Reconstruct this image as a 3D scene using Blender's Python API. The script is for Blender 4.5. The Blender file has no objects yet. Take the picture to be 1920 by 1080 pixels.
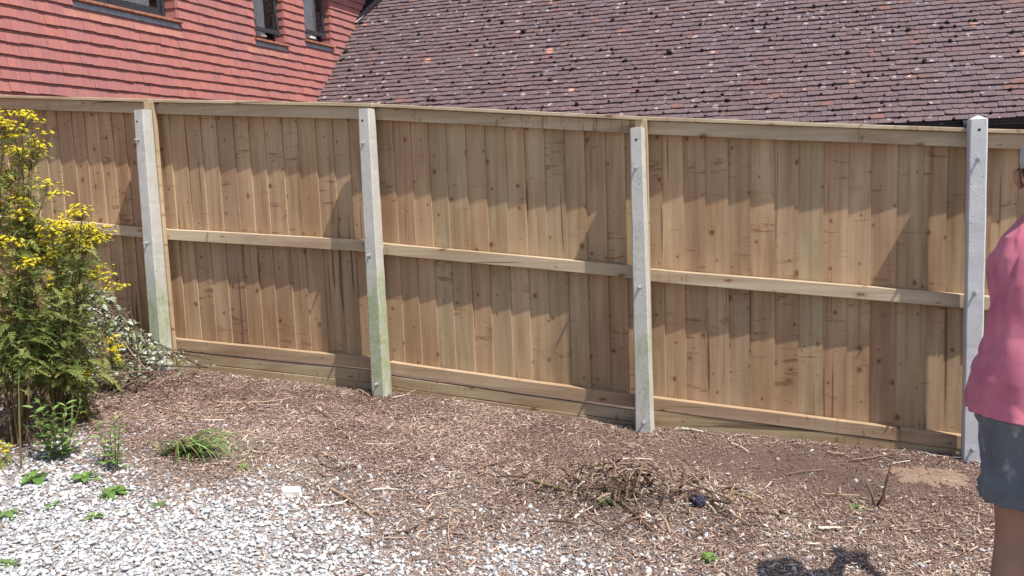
import bpy, bmesh, math, random
import numpy as np
from mathutils import Vector, Matrix, Euler, noise
PI = math.pi
rnd = random.Random(7)
rng = np.random.default_rng(11)
S = bpy.context.scene
C = S.collection

# ------------------------------------------------------------------ camera, sky, sun, exposure
cam_d = bpy.data.cameras.new('camera')
cam = bpy.data.objects.new('camera', cam_d); C.objects.link(cam)
cam_d.sensor_width = 36.0; cam_d.lens = 36.0*1700/1920; cam_d.clip_end = 600; cam_d.clip_start = 0.05
Rm = Matrix(((0.99928718, 0.03775085, 0.0), (-0.00471325, 0.12476255, -0.99217543), (-0.03745547, 0.99146819, 0.12485155)))
cam.matrix_world = Matrix.Translation((0, 0, 1.65)) @ Rm.to_4x4()
S.camera = cam

SUN = Vector((2.007, -1.725, 4.75)).normalized()
w = bpy.data.worlds.new('World'); S.world = w; w.use_nodes = True
wn = w.node_tree
bg = wn.nodes['Background']
sky = wn.nodes.new('ShaderNodeTexSky'); sky.sky_type = 'NISHITA'; sky.sun_disc = False
sky.sun_elevation = math.asin(SUN.z); sky.sun_rotation = math.atan2(SUN.x, SUN.y)
sky.air_density = 1.0; sky.dust_density = 1.5
wn.links.new(sky.outputs[0], bg.inputs[0]); bg.inputs[1].default_value = 0.118
sd = bpy.data.lights.new('sun', 'SUN'); sd.energy = 4.6; sd.angle = math.radians(0.5); sd.color = (1.0, 0.95, 0.87)
so = bpy.data.objects.new('sun', sd); C.objects.link(so)
so.rotation_euler = SUN.to_track_quat('Z', 'Y').to_euler(); so.location = (3, -3, 12)
S.view_settings.view_transform = 'Standard'; S.view_settings.look = 'None'
S.view_settings.exposure = 0.70; S.view_settings.gamma = 1; S.view_settings.use_curve_mapping = False

# ------------------------------------------------------------------ helpers
FA = math.radians(18.47)                    # heading of the fence line
FO = Vector((-2.70863, 6.72569, 0))
FM = Matrix.Translation(FO) @ Matrix.Rotation(-FA, 4, 'Z')
def L2W(s, d, z): return FM @ Vector((s, d, z))
GS = [-150, -40, -8, -1.4, 0, 1.8, 3.65, 5.5, 8, 40, 150]
GZ = [1.4, 1.2, .62, .385, .305, .213, .048, -.022, -.11, -.6, -.8]
def bump(s, d):
    return (noise.noise(Vector((s*.9, d*.9, 3.1)))*.035 + noise.noise(Vector((s*3.1, d*3.1, 9.1)))*.014)
def gz(s, d):
    z = float(np.interp(s, GS, GZ))
    k = 1.0 if d < 0.1 else 0.0
    if d > .25: z -= .35*min(1, (d-.25)/.5)
    if -9 < d < .3 and -5 < s < 11:
        z += bump(s, d)*min(1, abs(d+.0)/.3+.25)
    if -1.2 < d < .3: z -= .045*min(1, (1.2+d)/.9)
    # heaps
    z += .085*math.exp(-(((s-3.9)/.36)**2+((d+1.33)/.22)**2))
    z += .022*math.exp(-(((s-5.29)/.24)**2+((d+.29)/.12)**2)**2)
    z += .10*math.exp(-(((s+.35)/.55)**2+((d+.45)/.5)**2))
    return z
def ground(s, d, dz=0.0): return L2W(s, d, gz(s, d)+dz)

def tag(o, label=None, cat=None, group=None, kind=None):
    if label: o['label'] = label
    if cat: o['category'] = cat
    if group: o['group'] = group
    if kind: o['kind'] = kind
    return o
def empty(name, mat=None):
    o = bpy.data.objects.new(name, None); C.objects.link(o); o.empty_display_size = .2
    if mat is not None: o.matrix_world = mat
    return o

class MB:
    def __init__(s): s.v = []; s.f = []; s.m = []; s.r = []
    def add(s, vs, fs, mi=0, r=None):
        b = len(s.v); s.v.extend([tuple(p) for p in vs])
        r = rnd.random() if r is None else r
        s.r.extend([r]*len(vs))
        for f in fs: s.f.append(tuple(i+b for i in f)); s.m.append(mi)
    def hexa(s, p, mi=0, r=None):            # p: 4 bottom ccw, 4 top ccw
        s.add(p, [(3,2,1,0),(4,5,6,7),(0,1,5,4),(1,2,6,5),(2,3,7,6),(3,0,4,7)], mi, r)
    def box(s, x0, y0, z0, x1, y1, z1, mi=0, r=None):
        s.hexa([(x0,y0,z0),(x1,y0,z0),(x1,y1,z0),(x0,y1,z0),(x0,y0,z1),(x1,y0,z1),(x1,y1,z1),(x0,y1,z1)], mi, r)
    def tube(s, pts, rad, n=6, mi=0, r=None, cap=True):
        pts = [Vector(p) for p in pts]; m = len(pts)
        if not hasattr(rad, '__len__'): rad = [rad]*m
        vs = []; ref = Vector((0.31, 0.17, 0.93))
        for i, p in enumerate(pts):
            t = (pts[min(i+1, m-1)]-pts[max(i-1, 0)])
            t = t.normalized() if t.length > 1e-9 else Vector((0,0,1))
            a = t.cross(ref)
            if a.length < .05: a = t.cross(Vector((1,0,0)))
            a.normalize(); b = t.cross(a)
            for k in range(n):
                q = 2*PI*k/n
                vs.append(p+(a*math.cos(q)+b*math.sin(q))*rad[i])
        fs = []
        for i in range(m-1):
            for k in range(n):
                fs.append((i*n+k, i*n+(k+1)%n, (i+1)*n+(k+1)%n, (i+1)*n+k))
        if cap:
            fs.append(tuple(range(n-1, -1, -1))); fs.append(tuple((m-1)*n+k for k in range(n)))
        s.add(vs, fs, mi, r)
    def build(s, name, mats, parent=None, smooth=False, bevel=0):
        me = bpy.data.meshes.new(name); me.from_pydata(s.v, [], s.f)
        if not isinstance(mats, (list, tuple)): mats = [mats]
        for m in mats: me.materials.append(m)
        if len(mats) > 1: me.polygons.foreach_set('material_index', s.m)
        a = me.attributes.new('rnd', 'FLOAT', 'POINT'); a.data.foreach_set('value', s.r)
        if smooth: me.polygons.foreach_set('use_smooth', [True]*len(s.f))
        me.update()
        o = bpy.data.objects.new(name, me); C.objects.link(o)
        if parent: o.parent = parent
        if bevel:
            b = o.modifiers.new('bevel', 'BEVEL'); b.width = bevel; b.segments = 2; b.limit_method = 'ANGLE'
        return o

def np_mesh(name, V, F, R, mats, parent=None, smooth=False, mi=None):
    me = bpy.data.meshes.new(name)
    nv, nf, k = len(V), len(F), F.shape[1]
    me.vertices.add(nv); me.vertices.foreach_set('co', V.astype(np.float32).ravel())
    me.loops.add(nf*k); me.loops.foreach_set('vertex_index', F.astype(np.int32).ravel())
    me.polygons.add(nf); me.polygons.foreach_set('loop_start', np.arange(0, nf*k, k, dtype=np.int32))
    if mi is not None: me.polygons.foreach_set('material_index', mi.astype(np.int32))
    if smooth: me.polygons.foreach_set('use_smooth', np.ones(nf, bool))
    a = me.attributes.new('rnd', 'FLOAT', 'POINT'); a.data.foreach_set('value', R.astype(np.float32))
    for m in (mats if isinstance(mats, (list, tuple)) else [mats]): me.materials.append(m)
    me.update(calc_edges=True); me.validate()
    o = bpy.data.objects.new(name, me); C.objects.link(o)
    if parent: o.parent = parent
    return o
def rot_batch(n, tilt, yaw=None):
    yaw = rng.uniform(0, 2*PI, n) if yaw is None else yaw
    ax = rng.normal(0, tilt, n); ay = rng.normal(0, tilt, n)
    cz, sz = np.cos(yaw), np.sin(yaw); cx, sx = np.cos(ax), np.sin(ax); cy, sy = np.cos(ay), np.sin(ay)
    Rz = np.zeros((n,3,3)); Rz[:,0,0]=cz; Rz[:,0,1]=-sz; Rz[:,1,0]=sz; Rz[:,1,1]=cz; Rz[:,2,2]=1
    Rx = np.zeros((n,3,3)); Rx[:,0,0]=1; Rx[:,1,1]=cx; Rx[:,1,2]=-sx; Rx[:,2,1]=sx; Rx[:,2,2]=cx
    Ry = np.zeros((n,3,3)); Ry[:,1,1]=1; Ry[:,0,0]=cy; Ry[:,0,2]=sy; Ry[:,2,0]=-sy; Ry[:,2,2]=cy
    return Ry @ Rx @ Rz
def scatter(tv, tf, P, Rt, Sc, Rv):
    n = len(P); m = len(tv)
    V = np.einsum('nij,nmj->nmi', Rt, tv[None]*Sc[:, None, :]) + P[:, None, :]
    F = tf[None] + (np.arange(n)*m)[:, None, None]
    return V.reshape(-1, 3), F.reshape(-1, tf.shape[1]), np.repeat(Rv, m)

# ------------------------------------------------------------------ materials
class NT:
    def __init__(s, name):
        s.m = bpy.data.materials.new(name); s.m.use_nodes = True; s.t = s.m.node_tree
        s.b = s.t.nodes['Principled BSDF']; s.b.inputs['Specular IOR Level'].default_value = .25
    def n(s, ty, **kw):
        x = s.t.nodes.new('ShaderNode'+ty)
        for k, v in kw.items():
            if k.startswith('_'): setattr(x, k[1:], v)
            else: s.put(x.inputs[int(k[1:])] if k[0] == 'i' and k[1:].isdigit() else x.inputs[k], v)
        return x
    def put(s, inp, v):
        if isinstance(v, bpy.types.NodeSocket): s.t.links.new(v, inp)
        else: inp.default_value = v
    def coord(s, kind='Object'): return s.n('TexCoord').outputs[kind]
    def rnd(s): return s.n('Attribute', _attribute_name='rnd').outputs['Fac']
    def map(s, vec, sc, loc=None):
        x = s.n('Mapping', Vector=vec, Scale=sc)
        if loc is not None: s.put(x.inputs['Location'], loc)
        return x.outputs[0]
    def noise(s, vec, scale, detail=3, rough=.55, dist=0):
        return s.n('TexNoise', Vector=vec, Scale=scale, Detail=detail, Roughness=rough, Distortion=dist).outputs['Fac']
    def ramp(s, fac, stops, interp='LINEAR'):
        x = s.n('ValToRGB', Fac=fac); r = x.color_ramp; r.interpolation = interp
        while len(r.elements) < len(stops): r.elements.new(.5)
        for e, (p, c) in zip(r.elements, stops):
            e.position = p
            e.color = (c, c, c, 1) if not hasattr(c, '__len__') else (*c, 1)
        return x.outputs[0]
    def mix(s, fac, a, b, mode='MIX'):
        x = s.n('Mix', _data_type='RGBA', _blend_type=mode)
        s.put(x.inputs[0], fac)
        s.put(x.inputs[6], a if isinstance(a, bpy.types.NodeSocket) else (*a, 1))
        s.put(x.inputs[7], b if isinstance(b, bpy.types.NodeSocket) else (*b, 1))
        return x.outputs[2]
    def math(s, op, a, b=0.0):
        x = s.n('Math', _operation=op); s.put(x.inputs[0], a); s.put(x.inputs[1], b); return x.outputs[0]
    def comb(s, x, y, z):
        c = s.n('CombineXYZ'); s.put(c.inputs[0], x); s.put(c.inputs[1], y); s.put(c.inputs[2], z); return c.outputs[0]
    def bump(s, h, strength=.4, dist=.01):
        x = s.n('Bump', Height=h, Strength=strength, Distance=dist); s.put(s.b.inputs['Normal'], x.outputs[0])
    def fin(s, col, rough=.85):
        s.put(s.b.inputs['Base Color'], col if isinstance(col, bpy.types.NodeSocket) else (*col, 1)); s.put(s.b.inputs['Roughness'], rough)
        return s.m

def wood(name, axis, tones, knot=1.0, bumpk=.25, stain=.5):
    t = NT(name); oc = t.coord(); r = t.rnd()
    off = t.comb(t.math('MULTIPLY', r, 37.0), t.math('MULTIPLY', r, 11.0), t.math('MULTIPLY', r, 53.0))
    v = t.n('VectorMath', _operation='ADD'); t.put(v.inputs[0], oc); t.put(v.inputs[1], off); vec = v.outputs[0]
    sc = {'z': (24, 16, .9), 'x': (.9, 16, 24)}[axis]
    wob = t.noise(t.map(vec, (3, 3, 3)), 1, 2)
    grain = t.noise(t.map(vec, sc), 1.0, 5, .6, .35)
    fine = t.noise(t.map(vec, tuple(q*3.2 for q in sc)), 1.0, 3, .6)
    broad = t.noise(t.map(vec, {'z': (9, 4, .9), 'x': (.9, 4, 9)}[axis]), 1.0, 3)
    base = t.ramp(r, [(i/(len(tones)-1), c) for i, c in enumerate(tones)])
    col = t.mix(t.ramp(grain, [(.35, .0), (.72, .62)]), base, t.mix(1.0, base, (.60, .48, .40), 'MULTIPLY'))
    col = t.mix(t.ramp(broad, [(.38, 0.0), (.75, stain)]), col, t.mix(1.0, col, (.62, .55, .50), 'MULTIPLY'))
    col = t.mix(t.ramp(broad, [(.2, .35), (.45, 0.0)]), col, t.mix(1.0, col, (1.2, 1.18, 1.12), 'MULTIPLY'))
    col = t.mix(t.math('MULTIPLY', fine, .42), col, t.mix(1.0, col, (.7, .64, .58), 'MULTIPLY'))
    # knots: sparse cells, irregular edge
    sx = t.n('SeparateXYZ', Vector=t.map(vec, {'z': (8.5, 1, 7.2), 'x': (4.2, 1, 11)}[axis]))
    kv = t.n('VectorMath', _operation='ADD'); t.put(kv.inputs[0], t.comb(sx.outputs[0], sx.outputs[2], 0.0))
    nz = t.n('TexNoise', Vector=oc, Scale=38.0, Detail=2.0)
    jm = t.n('VectorMath', _operation='SCALE'); t.put(jm.inputs[0], nz.outputs['Color']); jm.inputs['Scale'].default_value = .16
    t.put(kv.inputs[1], jm.outputs[0])
    vo = t.n('TexVoronoi', _voronoi_dimensions='2D', Vector=kv.outputs[0], Scale=1.0, Randomness=1.0)
    sep = t.n('SeparateColor', Color=vo.outputs['Color'])
    big = t.math('ADD', t.math('MULTIPLY', t.math('POWER', sep.outputs[1], 2.2), .20), .055)
    dn = t.math('DIVIDE', vo.outputs['Distance'], big)
    kn = t.ramp(dn, [(.0, 1.0), (.30, .95), (.42, .55), (.62, .28), (1.0, .0)])
    sel = t.math('GREATER_THAN', sep.outputs[0], 1-.46*knot)
    kf = t.math('MULTIPLY', t.math('MULTIPLY', kn, sel), .92)
    col = t.mix(kf, col, t.mix(1.0, col, (.42, .25, .17), 'MULTIPLY'))
    wz = t.noise(t.map(vec, {'z': (6, 1, 30), 'x': (30, 1, 6)}[axis]), 1.0, 3, .6, .8)
    wb = t.noise(t.map(vec, {'z': (.4, 1, 3.2), 'x': (3.2, 1, .4)}[axis]), 1.0, 2, .5)
    wf = t.math('MULTIPLY', t.ramp(wz, [(.57, 0.0), (.66, .7)]), t.ramp(wb, [(.52, 0.0), (.60, 1.0)]))
    col = t.mix(wf, col, t.mix(1.0, col, (.52, .36, .27), 'MULTIPLY'))
    lg = t.noise(t.map(oc, {'z': (2.6, 1, 1.1), 'x': (1.1, 1, 5)}[axis]), 1.0, 4, .6)
    col = t.mix(t.ramp(lg, [(.40, 0.0), (.66, stain*1.4)]), col, t.mix(1.0, col, (.74, .64, .58), 'MULTIPLY'))
    dr = t.noise(t.map(oc, {'z': (16, 1, 1.3), 'x': (2.3, 1, 9)}[axis]), 1.0, 3, .55)
    col = t.mix(t.ramp(dr, [(.56, 0.0), (.74, stain*1.1)]), col, t.mix(1.0, col, (.58, .50, .45), 'MULTIPLY'))
    # cracks / pitch streaks
    cr = t.noise(t.map(vec, {'z': (30, 1, .9), 'x': (.9, 1, 30)}[axis]), 1.0, 1, .5)
    col = t.mix(t.ramp(cr, [(.70, 0.0), (.735, .75)]), col, (.09, .055, .035))
    t.bump(t.math('ADD', grain, t.math('MULTIPLY', fine, .5)), bumpk, .004)
    return t.fin(col, .82)

M = {}
M['board'] = wood('feather_edge_timber', 'z', [(.50,.355,.218), (.57,.42,.258), (.44,.295,.188), (.53,.37,.232), (.47,.37,.225), (.39,.26,.168), (.54,.39,.245), (.46,.34,.215)])
M['rail'] = wood('treated_rail_timber', 'x', [(.56,.47,.335), (.52,.43,.30), (.60,.50,.36)], .8, .3, .45)
M['rail_brown'] = wood('brown_rail_timber', 'x', [(.46,.35,.235), (.42,.315,.21), (.48,.37,.25)], .8, .3, .5)
M['gravel_board'] = wood('green_treated_timber', 'x', [(.46,.375,.235), (.50,.415,.275), (.42,.335,.215)], .9, .35, .6)
M['post_wood'] = wood('post_timber', 'z', [(.50,.40,.26), (.46,.37,.24)], .5, .3, .3)

def concrete():
    t = NT('weathered_concrete'); oc = t.coord(); r = t.rnd()
    n1 = t.noise(oc, 9, 5, .65); n2 = t.noise(oc, 130, 3, .6); n3 = t.noise(t.map(oc, (22, 22, 4.5)), 1, 5, .65)
    base = t.mix(r, (.47,.455,.41), (.53,.53,.545))
    col = t.mix(t.ramp(n1, [(.35, 0.0), (.7, .6)]), base, t.mix(1.0, base, (.72,.71,.68), 'MULTIPLY'))
    col = t.mix(t.ramp(n2, [(.45, 0.0), (.75, .55)]), col, t.mix(1.0, col, (.66,.64,.6), 'MULTIPLY'))
    vo = t.n('TexVoronoi', Vector=oc, Scale=34.0); se = t.n('SeparateColor', Color=vo.outputs['Color'])
    pit = t.math('MULTIPLY', t.ramp(vo.outputs['Distance'], [(.10, 1.0), (.17, 0.0)]), t.math('GREATER_THAN', se.outputs[0], .72))
    col = t.mix(t.math('MULTIPLY', pit, .75), col, (.12,.11,.10))
    z = t.n('SeparateXYZ', Vector=oc).outputs[2]
    alg = t.n('Attribute', _attribute_name='algae').outputs['Fac']
    nb = t.noise(oc, 26, 5, .7)
    af = t.math('MULTIPLY', t.ramp(t.math('ADD', n3, alg), [(.72, 0.0), (1.20, .9)]), t.ramp(nb, [(.32, .25), (.62, 1.0)]))
    col = t.mix(af, col, t.mix(n1, (.165,.215,.085), (.32,.365,.19)))
    t.bump(t.math('SUBTRACT', t.math('ADD', n2, t.math('MULTIPLY', n1, .6)), pit), .35, .006)
    return t.fin(col, .9)
M['concrete'] = concrete()
def simple(name, col, rough=.5, metal=0, var=.25, scale=20, bumpk=0):
    t = NT(name); oc = t.coord(); n = t.noise(oc, scale, 4)
    c = t.mix(t.ramp(n, [(.3, 0.0), (.7, 1.0)]), tuple(q*(1-var) for q in col), tuple(min(1, q*(1+var*.6)) for q in col))
    t.b.inputs['Metallic'].default_value = metal
    if bumpk: t.bump(n, bumpk, .01)
    return t.fin(c, rough)
M['steel'] = simple('galvanised_steel', (.52,.53,.55), .3, .5, .15, 60)
M['hole'] = simple('bolt_hole_dark', (.02,.02,.02), .9)
M['lead'] = simple('lead_flashing', (.30,.31,.35), .5, 0, .3, 12, .2)
M['frame'] = simple('dark_stained_frame', (.035,.036,.040), .4, 0, .3, 25)
M['sill'] = simple('red_brown_sill', (.30,.13,.085), .6, 0, .35, 18, .2)
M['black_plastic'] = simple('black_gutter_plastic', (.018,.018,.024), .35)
M['brick'] = simple('plain_red_brick', (.35,.16,.11), .9, 0, .3, 14)
M['interior'] = simple('dim_room', (.10,.095,.09), .9)
M['curtain'] = simple('net_curtain', (.85,.84,.82), .9, 0, .1, 8)
M['white'] = simple('white_painted', (.82,.82,.80), .5, 0, .05)
M['moss'] = simple('dark_moss', (.030,.026,.022), 1.0, 0, .5, 60, .6)

def redtile():
    t = NT('red_clay_hanging_tile'); oc = t.coord(); r = t.rnd()
    n1 = t.noise(oc, 2.2, 4); n2 = t.noise(t.map(oc, (1, 34, 7)), 1, 4); n3 = t.noise(oc, 140, 2)
    c = t.ramp(r, [(0, (.325,.122,.100)), (.3, (.365,.138,.112)), (.6, (.345,.134,.118)), (.8, (.305,.116,.102)), (.9, (.37,.143,.116)), (.901, (.39,.165,.12)), (1, (.41,.18,.128))])
    c = t.mix(t.ramp(n1, [(.35, 0.0), (.7, .5)]), c, (.35,.140,.130))
    n4 = t.noise(t.map(oc, (1, 1.1, .55)), 1.6, 5, .65)
    c = t.mix(t.ramp(n4, [(.44, 0.0), (.66, .75)]), c, (.25,.120,.118))
    c = t.mix(t.ramp(n2, [(.45, 0.0), (.75, .55)]), c, t.mix(1.0, c, (.66,.66,.74), 'MULTIPLY'))
    vo = t.n('TexVoronoi', Vector=oc, Scale=17.0); se = t.n('SeparateColor', Color=vo.outputs['Color'])
    sp = t.math('MULTIPLY', t.ramp(vo.outputs['Distance'], [(.06, 1.0), (.11, 0.0)]), t.math('GREATER_THAN', se.outputs[0], .8))
    c = t.mix(t.math('MULTIPLY', sp, .6), c, (.62,.48,.42))
    t.bump(t.math('ADD', n3, n2), .15, .004)
    return t.fin(c, .75)
M['redtile'] = redtile()
def rooftile():
    t = NT('weathered_plain_roof_tile'); oc = t.coord(); r = t.rnd()
    n1 = t.noise(oc, .9, 4); n2 = t.noise(oc, 30, 5, .7); n3 = t.noise(oc, 11, 4, .65)
    c = t.ramp(r, [(0, (.104,.073,.079)), (.3, (.122,.083,.089)), (.55, (.140,.096,.100)), (.8, (.120,.090,.099)), (.965, (.135,.080,.076)), (.99, (.17,.09,.078)), (1, (.22,.105,.08))])
    c = t.mix(t.ramp(n1, [(.4, 0.0), (.7, .5)]), c, (.130,.078,.084))
    c = t.mix(t.ramp(n2, [(.35, .45), (.6, 0.0)]), c, t.mix(1.0, c, (.55,.52,.52), 'MULTIPLY'))
    # lichen: pale grey-white blotches, orange spalls
    v1 = t.n('VectorMath', _operation='ADD'); nn = t.n('TexNoise', Vector=oc, Scale=30.0, Detail=3.0)
    sc = t.n('VectorMath', _operation='SCALE'); t.put(sc.inputs[0], nn.outputs['Color']); sc.inputs['Scale'].default_value = .07
    t.put(v1.inputs[0], oc); t.put(v1.inputs[1], sc.outputs[0])
    vo = t.n('TexVoronoi', Vector=v1.outputs[0], Scale=11.0); se = t.n('SeparateColor', Color=vo.outputs['Color'])
    big = t.math('MULTIPLY', t.math('POWER', se.outputs[1], 2.0), .42)
    lf = t.math('MULTIPLY', t.ramp(t.math('DIVIDE', vo.outputs['Distance'], t.math('ADD', big, .06)), [(.55, 1.0), (.95, 0.0)]), t.math('GREATER_THAN', t.math('ADD', se.outputs[0], t.math('MULTIPLY', t.noise(oc, .75, 3), .8)), .97))
    c = t.mix(t.math('MULTIPLY', lf, .65), c, (.44,.40,.41))
    vp = t.n('TexVoronoi', Vector=v1.outputs[0], Scale=4.2); sp = t.n('SeparateColor', Color=vp.outputs['Color'])
    of = t.math('MULTIPLY', t.ramp(vp.outputs['Distance'], [(.16, 1.0), (.3, 0.0)]), t.math('GREATER_THAN', sp.outputs[0], .94))
    c = t.mix(t.math('MULTIPLY', of, .85), c, t.mix(n2, (.48,.19,.12), (.60,.32,.22)))
    gl = t.ramp(n3, [(.55, 0.0), (.75, .35)])
    c = t.mix(gl, c, (.23,.195,.20))
    t.bump(t.math('ADD', n2, t.math('MULTIPLY', lf, .3)), .4, .006)
    return t.fin(c, .85)
M['rooftile'] = rooftile()
def glass():
    t = NT('window_glass'); b = t.b
    tr = t.n('BsdfTransparent'); tr.inputs[0].default_value = (.95,.97,.97,1)
    gl = t.n('BsdfGlossy'); gl.inputs['Roughness'].default_value = .02
    fr = t.n('Fresnel'); fr.inputs[0].default_value = 1.5
    mx = t.n('MixShader'); t.put(mx.inputs[0], t.math('ADD', t.math('MULTIPLY', fr.outputs[0], 1.2), .05)); t.put(mx.inputs[1], tr.outputs[0]); t.put(mx.inputs[2], gl.outputs[0])
    out = [n for n in t.t.nodes if n.type == 'OUTPUT_MATERIAL'][0]; t.put(out.inputs[0], mx.outputs[0])
    return t.m
M['glass'] = glass()
def soil():
    t = NT('dark_soil'); oc = t.coord(); n1 = t.noise(oc, 60, 5, .7); n2 = t.noise(oc, 4, 4); n3 = t.noise(oc, 220, 2)
    c = t.mix(n1, (.09,.058,.049), (.255,.168,.138))
    c = t.mix(t.ramp(n2, [(.4, 0.0), (.7, .6)]), c, (.085,.058,.052))
    c = t.mix(t.ramp(n3, [(.6, 0.0), (.75, .7)]), c, (.32,.23,.16))
    gr = t.n('Attribute', _attribute_name='grit').outputs['Fac']
    c = t.mix(gr, c, t.mix(n1, (.30,.285,.27), (.58,.56,.54)))
    t.bump(t.math('ADD', n1, n3), .8, .02)
    return t.fin(c, .95)
M['soil'] = soil()
def from_ramp(name, stops, rough=.85, scale=120, amt=.4, bumpk=.3, trans=0):
    t = NT(name); oc = t.coord(); n = t.noise(oc, scale, 3)
    c = t.ramp(t.rnd(), stops)
    c = t.mix(t.math('MULTIPLY', n, amt), c, t.mix(1.0, c, (.55,.5,.48), 'MULTIPLY'))
    if bumpk: t.bump(n, bumpk, .004)
    m = t.fin(c, rough)
    if trans:
        tl = t.n('BsdfTranslucent', Color=c); mx = t.n('MixShader'); mx.inputs[0].default_value = trans
        out = [q for q in t.t.nodes if q.type == 'OUTPUT_MATERIAL'][0]
        t.put(mx.inputs[1], t.b.outputs[0]); t.put(mx.inputs[2], tl.outputs[0]); t.put(out.inputs[0], mx.outputs[0])
    return m
M['chip'] = from_ramp('bark_chip', [(0,(.11,.072,.060)),(.22,(.225,.145,.116)),(.45,(.35,.24,.192)),(.66,(.47,.35,.28)),(.84,(.58,.46,.37)),(.95,(.70,.60,.50)),(1,(.33,.32,.19))])
M['chip_dark'] = from_ramp('dark_compost_crumb', [(0,(.060,.040,.036)),(.5,(.12,.080,.066)),(.85,(.20,.14,.11)),(1,(.42,.32,.24))])
M['pebble'] = from_ramp('pale_gravel_stone', [(0,(.23,.24,.265)),(.2,(.33,.34,.36)),(.45,(.45,.455,.465)),(.75,(.56,.555,.55)),(.93,(.68,.67,.65)),(1,(.40,.33,.27))], .8, 60, .3, .2)
M['stem'] = from_ramp('green_brown_stem', [(0,(.10,.075,.035)),(.5,(.15,.14,.05)),(1,(.20,.11,.06))], .8, 40, .4, .2)
M['dead'] = from_ramp('dead_brown_leaf', [(0,(.075,.050,.030)),(.6,(.14,.095,.050)),(1,(.22,.16,.07))], .9, 40, .4, 0, .2)
M['leaf'] = from_ramp('ragwort_leaf', [(0,(.16,.21,.060)),(.4,(.245,.31,.088)),(.75,(.33,.38,.12)),(.93,(.42,.43,.15)),(1,(.48,.42,.16))], .65, 40, .4, 0, .5)
M['weedleaf'] = from_ramp('fresh_weed_leaf', [(0,(.12,.22,.055)),(.5,(.18,.31,.080)),(1,(.27,.38,.13))], .6, 40, .35, 0, .35)
M['flower'] = from_ramp('yellow_petal', [(0,(.80,.64,.014)),(.5,(.86,.74,.03)),(1,(.90,.80,.10))], .7, 40, .15, 0, .3)
M['bud'] = from_ramp('brown_bud', [(0,(.20,.12,.025)),(.6,(.34,.23,.04)),(1,(.24,.22,.06))], .8, 40, .3, 0)
M['paleleaf'] = from_ramp('wilted_pale_leaf', [(0,(.13,.17,.09)),(.35,(.28,.32,.23)),(.7,(.44,.47,.39)),(1,(.58,.60,.54))], .7, 40, .3, 0, .25)
M['stick'] = from_ramp('cut_stick_bark', [(0,(.12,.072,.048)),(.35,(.20,.125,.085)),(.7,(.29,.20,.14)),(1,(.40,.30,.21))], .85, 70, .5, .4)
M['darkstick'] = from_ramp('dark_twig_bark', [(0,(.055,.035,.026)),(.4,(.11,.068,.048)),(.8,(.19,.125,.088)),(1,(.33,.25,.18))], .85, 70, .5, .4)
M['greenstick'] = from_ramp('green_bark', [(0,(.16,.15,.065)),(1,(.22,.19,.09))], .8, 60, .4, .3)
M['palestick'] = from_ramp('bleached_stick', [(0,(.50,.44,.36)),(1,(.62,.56,.48))], .85, 60, .4, .3)
M['stone'] = simple('white_stone', (.74,.71,.66), .85, 0, .2, 30, .3)
M['sand'] = from_ramp('sand_grain', [(0,(.20,.142,.105)),(1,(.26,.185,.135))], .95, 150, .4, .4)
M['plasticbag'] = simple('crumpled_dark_plastic', (.045,.042,.065), .22, 0, .5, 20)
def cloth(name, col, dark, sc=9, rough=.9, splash=None):
    t = NT(name); oc = t.coord(); n = t.noise(oc, sc, 4, .6); f = t.noise(oc, 260, 2)
    c = t.mix(t.ramp(n, [(.35, 0.0), (.7, 1.0)]), dark, col)
    c = t.mix(t.math('MULTIPLY', f, .3), c, t.mix(1.0, c, (.7,.7,.7), 'MULTIPLY'))
    if splash:
        s = t.noise(t.map(oc, (14, 14, 9)), 1, 3, .6)
        c = t.mix(t.ramp(s, [(.58, 0.0), (.68, .6)]), c, splash)
    t.bump(f, .25, .003); t.b.inputs['Sheen Weight'].default_value = .15
    return t.fin(c, rough)
M['shirt'] = cloth('faded_red_shirt', (.53,.165,.225), (.40,.098,.150))
M['shorts'] = cloth('grey_blue_shorts', (.125,.135,.152), (.088,.096,.112), 7, .9, (.30,.31,.31))
M['cap'] = cloth('grey_cap_cloth', (.40,.40,.42), (.32,.32,.34))
M['skin'] = simple('tanned_skin', (.31,.165,.115), .55, 0, .12, 14)
M['hair'] = simple('dark_hair', (.03,.022,.018), .6, 0, .4, 90)
M['shoe'] = simple('brown_boot', (.12,.08,.05), .7, 0, .3, 20)
M['eye'] = simple('eye_white', (.8,.8,.8), .3, 0, .02)

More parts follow.
